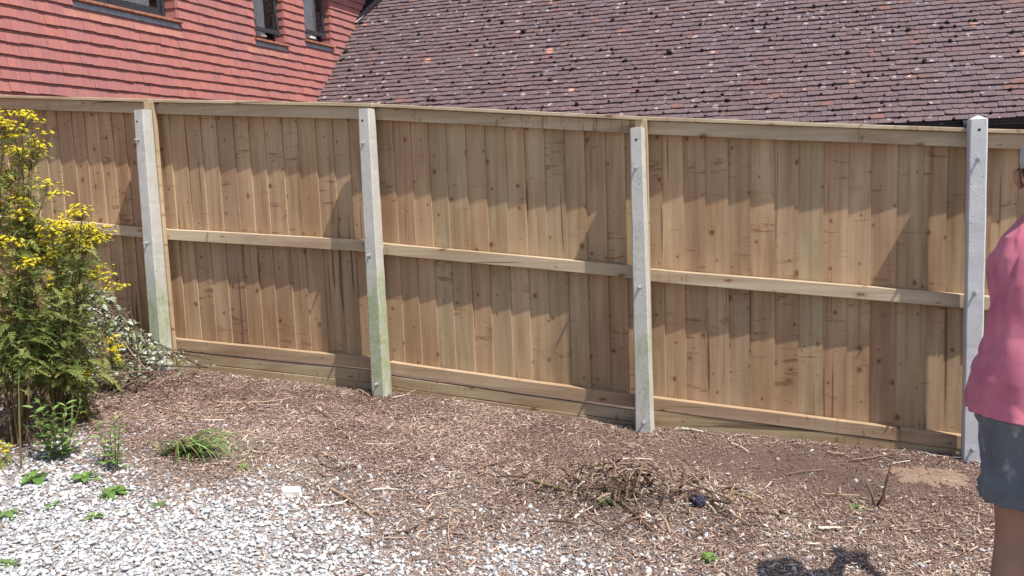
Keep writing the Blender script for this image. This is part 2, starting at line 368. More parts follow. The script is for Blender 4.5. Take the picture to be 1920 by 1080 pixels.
# ------------------------------------------------------------------ ground: one sheet
def gravel_amount(s, d):
    # 1 inside the gravel drive, 0 in the bark bed (s, d = fence coordinates)
    bd = np.interp(s, [-30, -3, .6, 1.2, 1.66, 2.45, 3.29, 4.0, 4.6, 6], [-2.02, -2.02, -2.10, -1.97, -1.95, -2.14, -2.32, -2.45, -2.85, -3.6])
    nz = np.array([noise.noise(Vector((a*1.5, b*1.5, 5)))*.22+noise.noise(Vector((a*5, b*5, 8)))*.12 for a, b in zip(s, d)])
    x = (bd-d+nz*2.2)/.66
    return 1/(1+np.exp(-x*2.6))
def ground_sheet():
    def axis(a, b, step, far):
        x = list(np.arange(a, b, step)); k = step; lo = a; hi = x[-1]
        L, H = [], []
        while lo > -far: k *= 1.35; lo -= k; L.append(lo)
        k = step
        while hi < far: k *= 1.35; hi += k; H.append(hi)
        return np.array(L[::-1]+x+H)
    sx = axis(-3.2, 8.2, .045, 150); dy = axis(-5.2, .35, .045, 150)
    V = np.array([(s, d, gz(s, d)) for s in sx for d in dy])
    m = len(dy); F = []
    for i in range(len(sx)-1):
        for j in range(m-1): F.append((i*m+j, (i+1)*m+j, (i+1)*m+j+1, i*m+j+1))
    o = np_mesh('ground', V, np.array(F), np.zeros(len(V)), M['soil'], smooth=True)
    a = o.data.attributes.new('grit', 'FLOAT', 'POINT'); a.data.foreach_set('value', gravel_amount(V[:, 0], V[:, 1]).astype(np.float32))
    o.matrix_world = FM; tag(o, kind='structure')
ground_sheet()

# ------------------------------------------------------------------ fence
fence = empty('timber_fence', FM)
tag(fence, 'closeboard timber fence with concrete posts and horizontal rails, running across the yard', 'fence')
BAYX = [-3.66, -1.83, 0.0, 1.83, 3.66, 5.5, 7.33, 9.16]
def il(tab, s): return float(np.interp(s, [p[0] for p in tab], [p[1] for p in tab]))
CAP = [(-3.7, 2.62), (-1.34, 2.412), (0.02, 2.300), (1.855, 2.158), (3.69, 1.970), (5.528, 1.806), (9.2, 1.50)]
MIDT = [(-3.7, 1.63), (-.72, 1.403), (.08, 1.334), (1.74, 1.230), (1.9, 1.204), (3.61, 1.045), (3.73, 1.021), (5.51, .872), (9.2, .57)]
BOTT = [(-3.7, .76), (-1.8, .62), (.10, .495), (1.72, .396), (1.90, .367), (3.61, .200), (3.745, .192), (5.51, .043), (9.2, -.26)]
def bar(mb, tab, dz0, dz1, s0, s1, d0, d1, mi=0, n=10, wob=.003, seed=0):
    r = rnd.random(); vs = []; fs = []
    for i in range(n+1):
        s = s0+(s1-s0)*i/n; z = il(tab, s)
        w0 = noise.noise(Vector((s*2.1, seed, 1.0)))*wob; w1 = noise.noise(Vector((s*2.1, seed, 7.0)))*wob; w2 = noise.noise(Vector((s*1.3, seed, 17.0)))*wob
        vs += [(s, d0+w2, z+dz0+w0), (s, d1, z+dz0+w0), (s, d1, z+dz1+w1), (s, d0+w2, z+dz1+w1)]
    for i in range(n):
        a = i*4
        for k in range(4): fs.append((a+k, a+(k+1) % 4, a+4+(k+1) % 4, a+4+k))
    fs.append((0, 1, 2, 3)); e = n*4; fs.append((e+3, e+2, e+1, e))
    fs = [tuple(reversed(f)) for f in fs]
    mb.add(vs, fs, mi, r)
for b in range(len(BAYX)-1):
    s0, s1 = BAYX[b], BAYX[b+1]
    ra, rb = s0+.055, s1+.035
    mb = MB(); s = s0+.02 + (0 if b else 0)
    while s < s1+.01:
        wd = rnd.uniform(.122, .146); e = min(s+wd, s1+.02)
        lean = rnd.uniform(-.002, .002)
        tk = rnd.uniform(.011, .016); g0 = rnd.uniform(.202, .206)
        gap = 0.0; 
        zb0, zb1 = il(BOTT, s)-.055, il(BOTT, e)-.055
        zt0, zt1 = il(CAP, s)-.028, il(CAP, e)-.028
        # thin edge at left (tucked behind neighbour), thick edge at right and nearer the yard
        L = s-.012
        p = [(L, g0+.004, zb0), (e+lean, g0+.006-tk, zb1), (e+lean, g0+.008, zb1), (L, g0+.010, zb0),
             (L+lean, g0+.004, zt0), (e, g0+.006-tk, zt1), (e, g0+.008, zt1), (L+lean, g0+.010, zt0)]
        mb.hexa(p); s = e
    mb.build('board_panel', M['board'], fence)
    mb = MB(); bar(mb, CAP, -.105, -.024, ra-.005, rb-.005, .140, .1935, seed=b+.3); mb.build('top_rail', M['rail'], fence, bevel=.003)
    mb = MB(); bar(mb, MIDT, -.078, 0, ra, rb, .138, .1935, seed=b+.7); mb.build('middle_rail', M['rail'], fence, bevel=.003)
    mb = MB(); bar(mb, BOTT, -.080, 0, ra, rb, .140, .1935, seed=b+1.7); mb.build('bottom_rail', M['rail_brown'], fence, bevel=.003)
    mb = MB(); bar(mb, CAP, -.0225, 0, s0+.052, s1+.0485, .082 if b == 3 else .104, .262, seed=b+2.7, wob=.002); mb.build('capping_rail', M['rail'], fence, bevel=.003)
    mb = MB()
    gap = {2: .012, 3: .016}.get(b, .003)
    if b in (2, 3, 1):
        bar(mb, BOTT, -.175, -.083-gap, ra, rb, .1435, .178, seed=b+3.7, wob=.004)
        bar(mb, BOTT, -.45, -.179, ra, rb, .1415, .178, seed=b+4.7, wob=.003)
    else:
        bar(mb, BOTT, -.45, -.083, ra, rb, .1435, .178, seed=b+3.7, wob=.003)
    mb.build('gravel_board', M['gravel_board'], fence, bevel=.003)

def set_attr(o, name, fn):
    a = o.data.attributes.new(name, 'FLOAT', 'POINT'); a.data.foreach_set('value', [fn(v.co) for v in o.data.vertices])
# post: (sL top, sR top, z top, sL bottom, sR bottom, depth top, depth bottom, algae, tone, wooden post width)
POSTS = [(0.0, .085, 2.215, -.015, .088, .10, .135, .36, .25, (.012, .094, 2.275)),
         (1.818, 1.900, 2.118, 1.808, 1.908, .10, .125, .60, .15, None),
         (3.645, 3.722, 1.899, 3.643, 3.752, .10, .115, .25, .15, (3.655, 3.734, 1.945)),
         (5.508, 5.598, 1.850, 5.520, 5.612, .10, .10, .0, .95, None),
         (-1.83, -1.745, 2.36, -1.845, -1.74, .10, .13, .5, .3, None),
         (7.33, 7.42, 1.70, 7.335, 7.43, .10, .10, .1, .8, None)]
BOLTS = [[(.030, 2.0), (.036, 1.246), (.04, .45)], [(1.848, 1.892), (1.850, 1.14), (1.857, .252)], [(3.683, 1.663), (3.690, .931), (3.70, .075)], [(5.556, 1.638), (5.558, .904), (5.566, .010)], [(-1.79, 2.1)], [(7.38, 1.5)]]
HOLES = [(.026, 2.13), (1.85, 2.04), (3.684, 1.827), (5.556, 1.792), (-1.79, 2.25), (7.38, 1.62)]
def ring(mb, s0, s1, d0, d1, z, c):
    return [(s0+c, d0, z), (s1-c, d0, z), (s1, d0+c, z), (s1, d1-c, z), (s1-c, d1, z), (s0+c, d1, z), (s0, d1-c, z), (s0, d0+c, z)]
for i, (a0, a1, zt, b0, b1, dt, db, alg, tone, wp) in enumerate(POSTS):
    mb = MB(); gzb = gz((b0+b1)/2, -.02)-.35; N = 90; vs = []; fs = []
    for k in range(N+1):
        q = k/N; z = gzb+(zt-gzb)*q
        j = lambda sd: noise.noise(Vector((z*5, sd, i)))*.0025+max(0, noise.noise(Vector((z*16, sd*3+9, i)))-.22)*.004*(-1 if sd == 2 else 1)
        s0 = b0+(a0-b0)*q+j(1); s1 = b1+(a1-b1)*q+j(2); dep = db+(dt-db)*q
        vs += ring(mb, s0, s1, dt-dep+.0+j(3)*.6, dt-.0005, z, .007)
    for k in range(N):
        for m in range(8): fs.append((k*8+m, k*8+(m+1) % 8, (k+1)*8+(m+1) % 8, (k+1)*8+m))
    t0 = len(vs); e = N*8
    cs = (a0+a1)/2
    if i in (3, 5):
        vs.append((cs, .05, zt+.022)); fs += [(e+m, e+(m+1) % 8, t0) for m in range(8)]
    else:
        vs.append((cs, .05, zt+.004)); fs += [(e+m, e+(m+1) % 8, t0) for m in range(8)]
    mb.add(vs, fs, 0, tone)
    p = mb.build('concrete_post', M['concrete'], fence)
    gb = gz((b0+b1)/2, -.05)
    set_attr(p, 'algae', lambda co: alg*(.15+1.15*math.exp(-((co.z-gb-.42)/.42)**2)))
    if i == 3: tag(p, 'smooth pale grey concrete post with a pyramid top')
    for (bs, bz) in BOLTS[i]:
        q = (bz-gzb)/(zt-gzb); dep = db+(dt-db)*q; f = dt-dep
        mb = MB(); mb.tube([(bs, f+.01, bz), (bs, f-.042, bz)], .0065, 8)
        mb.tube([(bs, f-.014, bz), (bs, f-.024, bz)], .0105, 6); mb.tube([(bs, f+.001, bz), (bs, f-.003, bz)], .0125, 12)
        mb.build('bolt', M['steel'], p)
    hs, hz = HOLES[i]; q = (hz-gzb)/(zt-gzb); f = dt-(db+(dt-db)*q)
    mb = MB(); mb.tube([(hs, f+.03, hz), (hs, f-.0012, hz)], .0075, 10); mb.build('bolt_hole', M['hole'], p)
    if wp:
        mb = MB(); zc = il(CAP, wp[0])-.024
        mb.box(wp[0], .1005, gzb, wp[1], .1375, min(wp[2]+.03, zc)); mb.build('timber_post', M['post_wood'], fence, bevel=.003)

# ------------------------------------------------------------------ neighbouring house
HA = math.radians(18.5); OFF = -7.1213
HM = Matrix.Translation(Vector((math.cos(HA), -math.sin(HA), 0))*OFF) @ Matrix.Rotation(-HA, 4, 'Z')
house = empty('tiled_house', HM)
tag(house, 'house with red tile hung wall and mossy purple brown tiled roof behind the fence', 'house')
PIT = math.radians(43.0); W0, Z0 = 12.353, 2.887
def valley_w(z): return W0+(z-Z0)/math.tan(PIT)
# openings: w0, w1, bottom z (flashing foot), top z
OPEN = [(7.585, 9.205, 3.500, 4.80), (10.77, 11.525, 3.500, 4.80), (12.055, 12.85, 3.640, 4.80)]
GA = .114; ZB = 3.385-.114*14
mb = MB()
def wtile(w0, w1, z0, z1, r, lift=0.0):
    # hung tile: foot stands proud, head tucked in
    x0 = .041+rnd.uniform(-.002, .003)+lift; th = .019
    dz = rnd.uniform(-.004, .004)+.006*noise.noise(Vector((w0*1.1, z0*2, 3))); sk = rnd.uniform(-.003, .003); g = .0012; x0 += rnd.uniform(-.002, .003)
    mb.hexa([(x0-th, w0+g, z0+dz), (x0, w0+g, z0+dz), (x0, w1-g, z0+dz+sk), (x0-th, w1-g, z0+dz+sk),
             (.001, w0+g, z1), (.012, w0+g, z1), (.012, w1-g, z1), (.001, w1-g, z1)], 0, r)
k = 0
while ZB+GA*k < 4.9:
    z0 = ZB+GA*k; z1 = z0+GA+.055
    wv = valley_w(z0)+.16
    w = 3.0 + (.0825 if k % 2 else 0)
    while w < wv:
        a, b = w, min(w+.165, wv); w += .165
        segs = [(a, b, z1, False)]
        for (o0, o1, oz, ot) in OPEN:
            new = []
            for (p, q, zz, us) in segs:
                if z0 >= oz-.03 and z0 < ot:
                    if q <= o0 or p >= o1: new.append((p, q, zz, us))
                    else:
                        if p < o0-.02: new.append((p, o0, zz, us))
                        if q > o1+.02: new.append((o1, q, zz, us))
                elif z0+GA > oz-.02 and z0 < oz and p < o1+.03 and q > o0-.03:
                    new.append((p, q, oz+.01, True))
                else: new.append((p, q, zz, us))
            segs = new
        for (p, q, zz, us) in segs:
            if q-p > .012: wtile(p, q, z0, zz, rnd.uniform(.91, 1) if us else rnd.random()*.89)
    # tiled returns of the openings
    for (o0, o1, oz, ot) in OPEN:
        if z0 >= oz-.03 and z0 < ot:
            r = rnd.random()*.9
            for sgn, wv_ in ((-1, o1), (1, o0)):
                y0 = wv_+sgn*.028; y1 = wv_+sgn*.008
                P = [(-.125, wv_, z0), (.031, wv_, z0), (.031, y0, z0), (-.125, y0, z0), (-.125, wv_, z1), (.012, wv_, z1), (.012, y1, z1), (-.125, y1, z1)]
                if sgn > 0: P = [P[3], P[2], P[1], P[0], P[7], P[6], P[5], P[4]]
                mb.hexa(P, 0, r)
    k += 1
mb.build('tile_hung_wall', M['redtile'], house)
# wall body behind the tiles, cut round the openings, and brick below
mb = MB(); edges = [2.8]
ws = [2.8]
for (o0, o1, oz, ot) in OPEN: ws += [o0, o1]
ws.append(15.5)
for i in range(0, len(ws), 2): mb.box(-.25, ws[i], 1.9, -.001, ws[i+1], 5.4)
for (o0, o1, oz, ot) in OPEN:
    mb.box(-.25, o0+.0005, 1.9, -.002, o1-.0005, oz+.03); mb.box(-.25, o0+.0005, ot, -.002, o1-.0005, 5.4)
mb.build('wall_body', M['brick'], house)
mb = MB(); mb.box(-.28, 2.8, -1.6, -.004, 11.4, 1.895); mb.box(-.02, 11.45, -1.6, 13.2, 11.7, 2.0); mb.build('brick_wall', M['brick'], house)
# windows
def window(i, o0, o1, oz, ot, mulls, blind, openlight):
    win = MB(); X = -.115
    fz = oz+.105
    fw = .05
    win.box(X-.06, o0+.012, fz, X, o0+.012+fw, ot); win.box(X-.06, o1-.030-fw, fz, X, o1-.030, ot)
    win.box(X-.06, o0+.063, fz, X, o1-.081, fz+fw)
    win.box(X-.06, o0+.063, ot-fw, X, o1-.081, ot)
    for m in mulls: win.box(X-.055, m-.03, fz+fw+.001, X-.003, m+.03, ot-fw-.001)
    fr = win.build('window', M['frame'], house, bevel=.004)
    cuts = [o0+.063]+[q for m in mulls for q in (m-.031, m+.031)]+[o1-.081]
    for j in range(0, len(cuts), 2):
        a, b = cuts[j]+.002, cuts[j+1]-.002
        op = openlight and j == len(cuts)-2
        z0 = fz+fw+.002; ht = ot-fw-z0-.004
        def T(x, wv, z):                     # top hung light, pushed out a little at the foot
            if op: x = x+(ot-fw-z)*.10+.006
            return (x, wv, z)
        sb = MB(); sw = .048; xs = X+.004 if op else X-.02
        def bx(y0, z_0, y1, z_1):
            sb.hexa([T(xs-.035, y0, z_0), T(xs, y0, z_0), T(xs, y1, z_0), T(xs-.035, y1, z_0), T(xs-.035, y0, z_1), T(xs, y0, z_1), T(xs, y1, z_1), T(xs-.035, y1, z_1)])
        z1 = z0+ht; dz = .04 if op else 0
        bx(a, z0+dz, b, z0+dz+sw+.012); bx(a, z1-sw, b, z1); bx(a, z0+dz+sw+.013, a+sw, z1-sw-.001); bx(b-sw, z0+dz+sw+.013, b, z1-sw-.001)
        sb.build('sash', M['frame'], fr, bevel=.003)
        gp = MB(); gp.add([T(xs-.018, a+sw*.8, z0+dz+sw*.8), T(xs-.018, b-sw*.8, z0+dz+sw*.8), T(xs-.018, b-sw*.8, z1-sw*.8), T(xs-.018, a+sw*.8, z1-sw*.8)], [(0,1,2,3)])
        gp.build('pane', M['glass'], fr)
        if op:
            st = MB(); st.box(X-.02, a+(b-a)*.30, z0-.01, X+.085, a+(b-a)*.52, z0+.012); st.build('window_stay', M['white'], fr)
    # room behind, with a curtain
    rm = MB(); y0, y1 = o0-.2, o1+.2
    rm.add([(-.27, y0, oz-.1), (-.27, y1, oz-.1), (-1.6, y1, oz-.1), (-1.6, y0, oz-.1), (-.27, y0, ot+.2), (-.27, y1, ot+.2), (-1.6, y1, ot+.2), (-1.6, y0, ot+.2)],
           [(0,1,2,3), (7,6,5,4), (2,1,5,6), (3,2,6,7), (0,3,7,4)])
    rm.build('room', M['interior'], fr)
    cu = MB(); ca, cb, cz0 = blind; n = 60; vs = []; fs = []
    for q in range(n+1):
        wv = ca+(cb-ca)*q/n; xx = -.205+.018*math.sin(q*1.15)+.006*math.sin(q*.37)
        vs += [(xx, wv, cz0+.008*math.sin(q*1.15+.5)), (xx*1.0, wv, ot)]
    for q in range(n): fs.append((q*2, q*2+2, q*2+3, q*2+1))
    cu.add(vs, fs); cu.build('curtain', M['curtain'], fr, smooth=True)
    # sill and lead flashing
    si = MB(); a, b = o0-.012, o1+.045
    si.hexa([(-.12, a, oz+.060), (.075, a, oz+.048), (.075, b, oz+.048), (-.12, b, oz+.060), (-.12, a, oz+.104), (.075, a, oz+.080), (.075, b, oz+.080), (-.12, b, oz+.104)])
    si.build('sill', M['sill'], fr, bevel=.008)
    le = MB(); le.hexa([(.014, a+.004, oz-.012), (.040, a+.004, oz-.012), (.040, b-.004, oz-.012), (.014, b-.004, oz-.012), (.014, a+.004, oz+.052), (.030, a+.004, oz+.050), (.030, b-.004, oz+.050), (.014, b-.004, oz+.052)])
    le.build('flashing', M['lead'], fr, bevel=.003)
window(0, *OPEN[0], [8.30], (8.52, 9.02, 3.705), False)
window(1, *OPEN[1], [], (11.12, 11.36, 3.66), True)
window(2, *OPEN[2], [], (12.32, 12.80, 3.80), True)
# eaves above the red wall
mb = MB(); mb.box(-.02, 2.5, 4.905, .30, 15.2, 4.93); mb.box(.302, 2.5, 4.88, .325, 15.2, 5.06); mb.build('eaves', M['white'], house)
mb = MB(); mb.hexa([(-3.2, 2.4, 8.0), (.36, 2.4, 5.02), (.36, 15.3, 5.02), (-3.2, 15.3, 8.0), (-3.2, 2.4, 8.1), (.36, 2.4, 5.12), (.36, 15.3, 5.12), (-3.2, 15.3, 8.1)]); mb.build('upper_roof', M['rooftile'], house)
# big roof: every tile, with worn corners
mb = MB(); GT = .0968; TW = .1575; T0 = -1.2365; cp, sp_ = math.cos(PIT), math.sin(PIT)
def RP(x, t, h): return (x, W0+t*cp-h*sp_, Z0+t*sp_+h*cp)
moss = []
k = 0
while T0+GT*k < 4.9:
    t0 = T0+GT*k; x = -.04 + (TW/2 if k % 2 else 0) + rnd.uniform(-.006, .006)
    sag = lambda xx: noise.noise(Vector((xx*.8, t0*1.1, 4)))*.010
    while x < 12.6:
        a, b = x+.0018, x+TW-.0018; x += TW
        h = .034+rnd.uniform(-.003, .007); dt = rnd.uniform(-.006, .006); tl = t0+dt
        sk = rnd.uniform(-.003, .003); L = GT+.05; th = .019; sg = sag(a)
        c1 = rnd.choice((0, 0, 0, .012, .02, .03)) ; c2 = rnd.choice((0, 0, 0, .012, .02, .03))
        e1 = tl+sg*.3; e2 = tl+sk+sg*.3
        hh = h+sg*.6
        front = [(a, e1+c1*.8), (a+c1, e1), (b-c2, e2), (b, e2+c2*.8)]
        top = [(b, tl+L), (a, tl+L)]
        pts = front+top
        def hgt(t): return hh-(t-tl)/L*.024
        vs = [RP(px, pt, hgt(pt)) for px, pt in pts]+[RP(px, pt, hgt(pt)-th) for px, pt in pts]
        fs = [(0,1,2,3,4,5), (11,10,9,8,7,6)]+[(q, q+6, (q+1) % 6+6, (q+1) % 6) for q in range(6)]
        mb.add(vs, fs)
        dens = .17+.12*max(0, noise.noise(Vector((a*.7, t0*.7, 2.2)))+.1)*2
        if a < .35 and t0 < .9: dens += .14
        if rnd.random() < dens and t0 < 3.6: moss.append((rnd.choice((a, a, rnd.uniform(a, b))), t0+rnd.uniform(-.012, .02), rnd.uniform(.009, .025)*(1.7 if rnd.random() < .12 or a < .2 else 1)))
    k += 1
# deck below the tiles and the far slope
mb.hexa([RP(-.02, T0, -.08), RP(12.7, T0, -.08), RP(12.7, 4.95, -.08), RP(-.02, 4.95, -.08), RP(-.02, T0, -.004), RP(12.7, T0, -.004), RP(12.7, 4.95, -.004), RP(-.02, 4.95, -.004)], 0, .1)
ztop = Z0+4.95*sp_; wtop = W0+4.95*cp
mb.hexa([(-.02, wtop+.03, ztop-.08), (12.7, wtop+.03, ztop-.08), (12.7, wtop+4, ztop-3.8), (-.02, wtop+4, ztop-3.8), (-.02, wtop+.03, ztop), (12.7, wtop+.03, ztop), (12.7, wtop+4, ztop-3.7), (-.02, wtop+4, ztop-3.7)], 0, .4)
roof = mb.build('roof', M['rooftile'], house)
# moss cushions
def ico(sub):
    bm = bmesh.new(); bmesh.ops.create_icosphere(bm, subdivisions=sub, radius=1)
    V = np.array([v.co[:] for v in bm.verts]); F = np.array([[v.index for v in f.verts] for f in bm.faces]); bm.free(); return V, F
IV, IF = ico(1)
tv = IV*(1+rng.uniform(-.25, .25, (len(IV), 1)))
P = np.array([RP(m[0], m[1], .036) for m in moss]); n = len(P); sz = np.array([m[2] for m in moss])
V, F, R_ = scatter(tv, IF, P, rot_batch(n, .5), np.stack([sz*rng.uniform(.9, 1.7, n), sz*rng.uniform(.8, 1.2, n), sz*rng.uniform(.6, .9, n)], 1), rng.random(n))
mo = np_mesh('moss', V, F, R_, M['moss'], roof, smooth=True); tag(mo, kind='stuff')
# black strip along the upper valley, widening upwards, and the gutter
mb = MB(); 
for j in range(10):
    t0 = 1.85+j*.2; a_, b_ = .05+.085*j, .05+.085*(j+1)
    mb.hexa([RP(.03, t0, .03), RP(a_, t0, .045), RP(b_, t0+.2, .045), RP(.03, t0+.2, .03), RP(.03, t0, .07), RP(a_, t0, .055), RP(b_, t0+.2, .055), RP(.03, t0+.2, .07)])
mb.build('valley_strip', M['black_plastic'], house)
mb = MB(); gw, gzz = W0+T0*cp-.045, Z0+T0*sp_-.05
vs = []; fs = []
for ix, x in enumerate(np.linspace(0.0, 12.7, 14)):
    for q in range(9):
        an = PI*q/8; vs.append((x, gw+.062*math.cos(an), gzz-.062*math.sin(an)))
    for q in range(9):
        an = PI*(8-q)/8; vs.append((x, gw+.055*math.cos(an), gzz-.055*math.sin(an)))
for ix in range(13):
    for q in range(18): fs.append((ix*18+q, ix*18+(q+1) % 18, (ix+1)*18+(q+1) % 18, (ix+1)*18+q))
mb.add(vs, fs); 
for x in (1.2, 3.1, 5.0, 6.9, 8.75, 10.6): mb.tube([(x-.04, gw, gzz-.005), (x+.04, gw, gzz-.005)], .071, 16)
mb.build('gutter', M['black_plastic'], house, smooth=False)
mb = MB(); mb.box(0, gw+.066, gzz-.14, 12.7, gw+.085, gzz+.03); mb.build('fascia', M['black_plastic'], house)

# ------------------------------------------------------------------ bark chips and gravel
def dark_amount(s, d):
    return np.exp(-(((s-4.75)/.95)**2+((d+.42)/.42)**2))
def area(n):
    s = rng.uniform(-2.6, 7.4, n); d = rng.uniform(-4.2, .12, n)
    Wx = FO.x+s*math.cos(FA)+d*math.sin(FA); Wy = FO.y-s*math.sin(FA)+d*math.cos(FA)
    ok = (Wy > 2.7) & (np.abs(Wx) < Wy*.62+.35)
    return s[ok], d[ok]
def place(s, d, dz): return np.array([tuple(ground(a, b, c)) for a, b, c in zip(s, d, dz)])
# chip template: a curved splinter, 3 rings of 4
def chip_t(bend, tw):
    v = []
    for i, (x, wv) in enumerate(((-.5, .45), (0, 1), (.5, .4))):
        z = -bend*abs(x)*1.2
        for (y, h) in ((-.5, -.5), (.5, -.5), (.5, .5), (-.5, .5)): v.append((x, y*wv+tw*x*x, h*.8+z))
    f = []
    for i in range(2):
        for k in range(4): f.append((i*4+k, i*4+(k+1) % 4, (i+1)*4+(k+1) % 4, (i+1)*4+k))
    f += [(3, 2, 1, 0), (8, 9, 10, 11)]
    return np.array(v), np.array(f)
s, d = area(560000)
g = gravel_amount(s, d); dk = dark_amount(s, d)
p = (1-g)*.95+.11; keep = rng.random(len(s)) < p*(1-.35*dk); s, d, g, dk = s[keep], d[keep], g[keep], dk[keep]
Vs, Fs, Rs, off = [], [], [], 0
grp = rng.integers(0, 4, len(s))
for q in range(4):
    tv, tf = chip_t([.3, .9, -.5, .5][q], [.0, 3.6, -3.0, 1.6][q]); ii = grp == q; n = ii.sum()
    ln = np.where(rng.random(n) < .66, rng.lognormal(math.log(.0095), .4, n), rng.lognormal(math.log(.0175), .55, n))*(1-.45*dk[ii]); wd = np.clip(ln*rng.uniform(.10, .30, n), .0022, .009); th = wd*rng.uniform(.3, .6, n)
    P = place(s[ii], d[ii], rng.uniform(.0, .014, n))
    pn = np.array([noise.noise(Vector((a*1.3, b*1.3, 2)))+.6*noise.noise(Vector((a*4, b*4, 6))) for a, b in zip(s[ii], d[ii])])
    rv = np.clip((rng.beta(1.7, 1.9, n)+pn*.30)*(1-.68*dk[ii]), 0, 1)
    V, F, R_ = scatter(tv, tf, P, rot_batch(n, .30), np.stack([ln, wd, th], 1), rv)
    Vs.append(V); Fs.append(F+off); Rs.append(R_); off += len(V)
o = np_mesh('bark_chips', np.concatenate(Vs), np.concatenate(Fs), np.concatenate(Rs), M['chip'])
tag(o, 'loose brown bark chips and shredded twigs spread over the bed below the fence', 'bark mulch', kind='stuff')
# gravel
s, d = area(330000); g = gravel_amount(s, d)
extra = .008+.15*np.exp(-((d+1.9)/.45)**2)*(s > 2.3)
keep = rng.random(len(s)) < np.clip(g*.80+extra*(1-g), 0, 1); s, d, g = s[keep], d[keep], g[keep]
OV, OF = ico(1)
Vs, Fs, Rs, off = [], [], [], 0; grp = rng.integers(0, 4, len(s))
for q in range(4):
    tv = OV*(1+rng.uniform(-.28, .22, (len(OV), 1))); ii = grp == q; n = ii.sum()
    a = rng.lognormal(math.log(.0060), .48, n)*np.where(g[ii] < .4, .85, 1); a = np.minimum(a, .0145)
    P = place(s[ii], d[ii], a*.25+rng.uniform(0, .010, n)*g[ii])
    V, F, R_ = scatter(tv, OF, P, rot_batch(n, .35), np.stack([a*rng.uniform(1, 1.7, n), a*rng.uniform(.7, 1.1, n), a*rng.uniform(.5, .8, n)], 1), np.clip(rng.beta(2.0, 1.6, n)*np.where(g[ii] < .4, .75, 1), 0, 1))
    Vs.append(V); Fs.append(F+off); Rs.append(R_); off += len(V)
o = np_mesh('gravel', np.concatenate(Vs), np.concatenate(Fs), np.concatenate(Rs), M['pebble'], smooth=True)
tag(o, 'pale grey and white gravel stones in the foreground', 'gravel', kind='stuff')

# ------------------------------------------------------------------ plants
def leaf_pinnate(mb, base, dirv, L, mi=0, droop=.5, lobes=4, wid=.20, r=None):
    d = Vector(dirv).normalized(); side = d.cross(Vector((0, 0, 1)))
    if side.length < .05: side = Vector((1, 0, 0))
    side.normalize(); side = (side+Vector((0, 0, rnd.uniform(-.5, .5)))).normalized(); up = side.cross(d)
    P = lambda t: Vector(base)+d*L*t-Vector((0, 0, 1))*L*droop*t*t
    vs = []; fs = []; r = rnd.random() if r is None else r
    m = lobes+1
    for i in range(m+1):
        t = i/m; vs += [P(t)-side*L*.018, P(t)+side*L*.018]
    for i in range(m): fs.append((2*i, 2*i+1, 2*i+3, 2*i+2))
    for i in range(1, m+1):
        t = i/m-.06
        for sg in (-1, 1):
            w_ = L*wid*(.55+.6*math.sin(PI*min(1, t*1.05)))*rnd.uniform(.75, 1.15); b = len(vs)
            o = P(t); tip = P(min(1.12, t+.20))+side*sg*w_+up*rnd.uniform(-.1, .1)*L
            vs += [o-d*L*.05, P(t+.05)+side*sg*w_*.45-d*L*.05, tip, P(t+.16)+side*sg*w_*.35]
            fs.append((b, b+1, b+2, b+3))
    mb.add(vs, fs, mi, r)
def leaf_oval(mb, base, dirv, L, wid=.5, mi=0, droop=.3, r=None):
    d = Vector(dirv).normalized(); side = d.cross(Vector((rnd.uniform(-.5, .5), rnd.uniform(-.5, .5), 1)))
    if side.length < .05: side = Vector((1, 0, 0))
    side.normalize(); up = side.cross(d); b0 = Vector(base)
    pr = [(0, .02), (.22, .75), (.5, 1), (.78, .62), (1, .02)]; vs = []; fs = []
    for t, q in pr:
        c = b0+d*L*t-Vector((0, 0, 1))*L*droop*t*t
        h = L*wid*.5*q
        vs += [c-side*h+up*h*.25, c, c+side*h+up*h*.25]
    for i in range(4):
        a = i*3; fs += [(a, a+1, a+4, a+3), (a+1, a+2, a+5, a+4)]
    mb.add(vs, fs, mi, r)
def floret(mb, c, nrm, rad):
    n = Vector(nrm).normalized(); a = n.cross(Vector((.3, .9, .1))).normalized(); b = n.cross(a); c = Vector(c)
    k = 9; vs = [c+n*rad*.25]; fs = []; r = rnd.random()
    for i in range(k):
        q = 2*PI*i/k+rnd.uniform(-.1, .1); e = a*math.cos(q)+b*math.sin(q); f_ = a*math.cos(q+.30)+b*math.sin(q+.30); h_ = a*math.cos(q-.30)+b*math.sin(q-.30)
        vs += [c+h_*rad*.35, c+e*rad+n*rad*rnd.uniform(-.25, .1), c+f_*rad*.35]
        fs += [(0, 1+3*i, 2+3*i), (0, 2+3*i, 3+3*i)]
    mb.add(vs, fs, 0, r)
def corymb(root, st, top0, rad, nf, frm, tops):
    fl = MB()
    for i in range(nf*len(tops)):
        top = Vector(tops[i % len(tops)])
        q = rnd.uniform(0, 2*PI); u = math.sqrt(rnd.random())*rad
        p = top+Vector((math.cos(q)*u, math.sin(q)*u, -u*u*3.5+rnd.uniform(-.022, .018)))
        nn = Vector((math.cos(q)*u/rad*.7+rnd.uniform(-.3, .3)+.1, math.sin(q)*u/rad*.7+rnd.uniform(-.3, .3)-.25, 1))
        if rnd.random() < .86: floret(fl, p, nn, rnd.uniform(.010, .0155))
        else: fl.tube([p-Vector((0, 0, .006)), p+Vector((0, 0, .004))], [.003, .0045], 5, 1)
        fl.tube([Vector(frm).lerp(p, .25)+Vector((0, 0, -.004)), p-Vector((0, 0, .004))], [.0014, .0010], 3, 2, cap=False)
        fl.tube([p-Vector((0, 0, .009)), p-Vector((0, 0, .001))], [.002, .0042], 5, 1)
    fl.build('flower_head', [M['flower'], M['bud'], M['stem']], root)
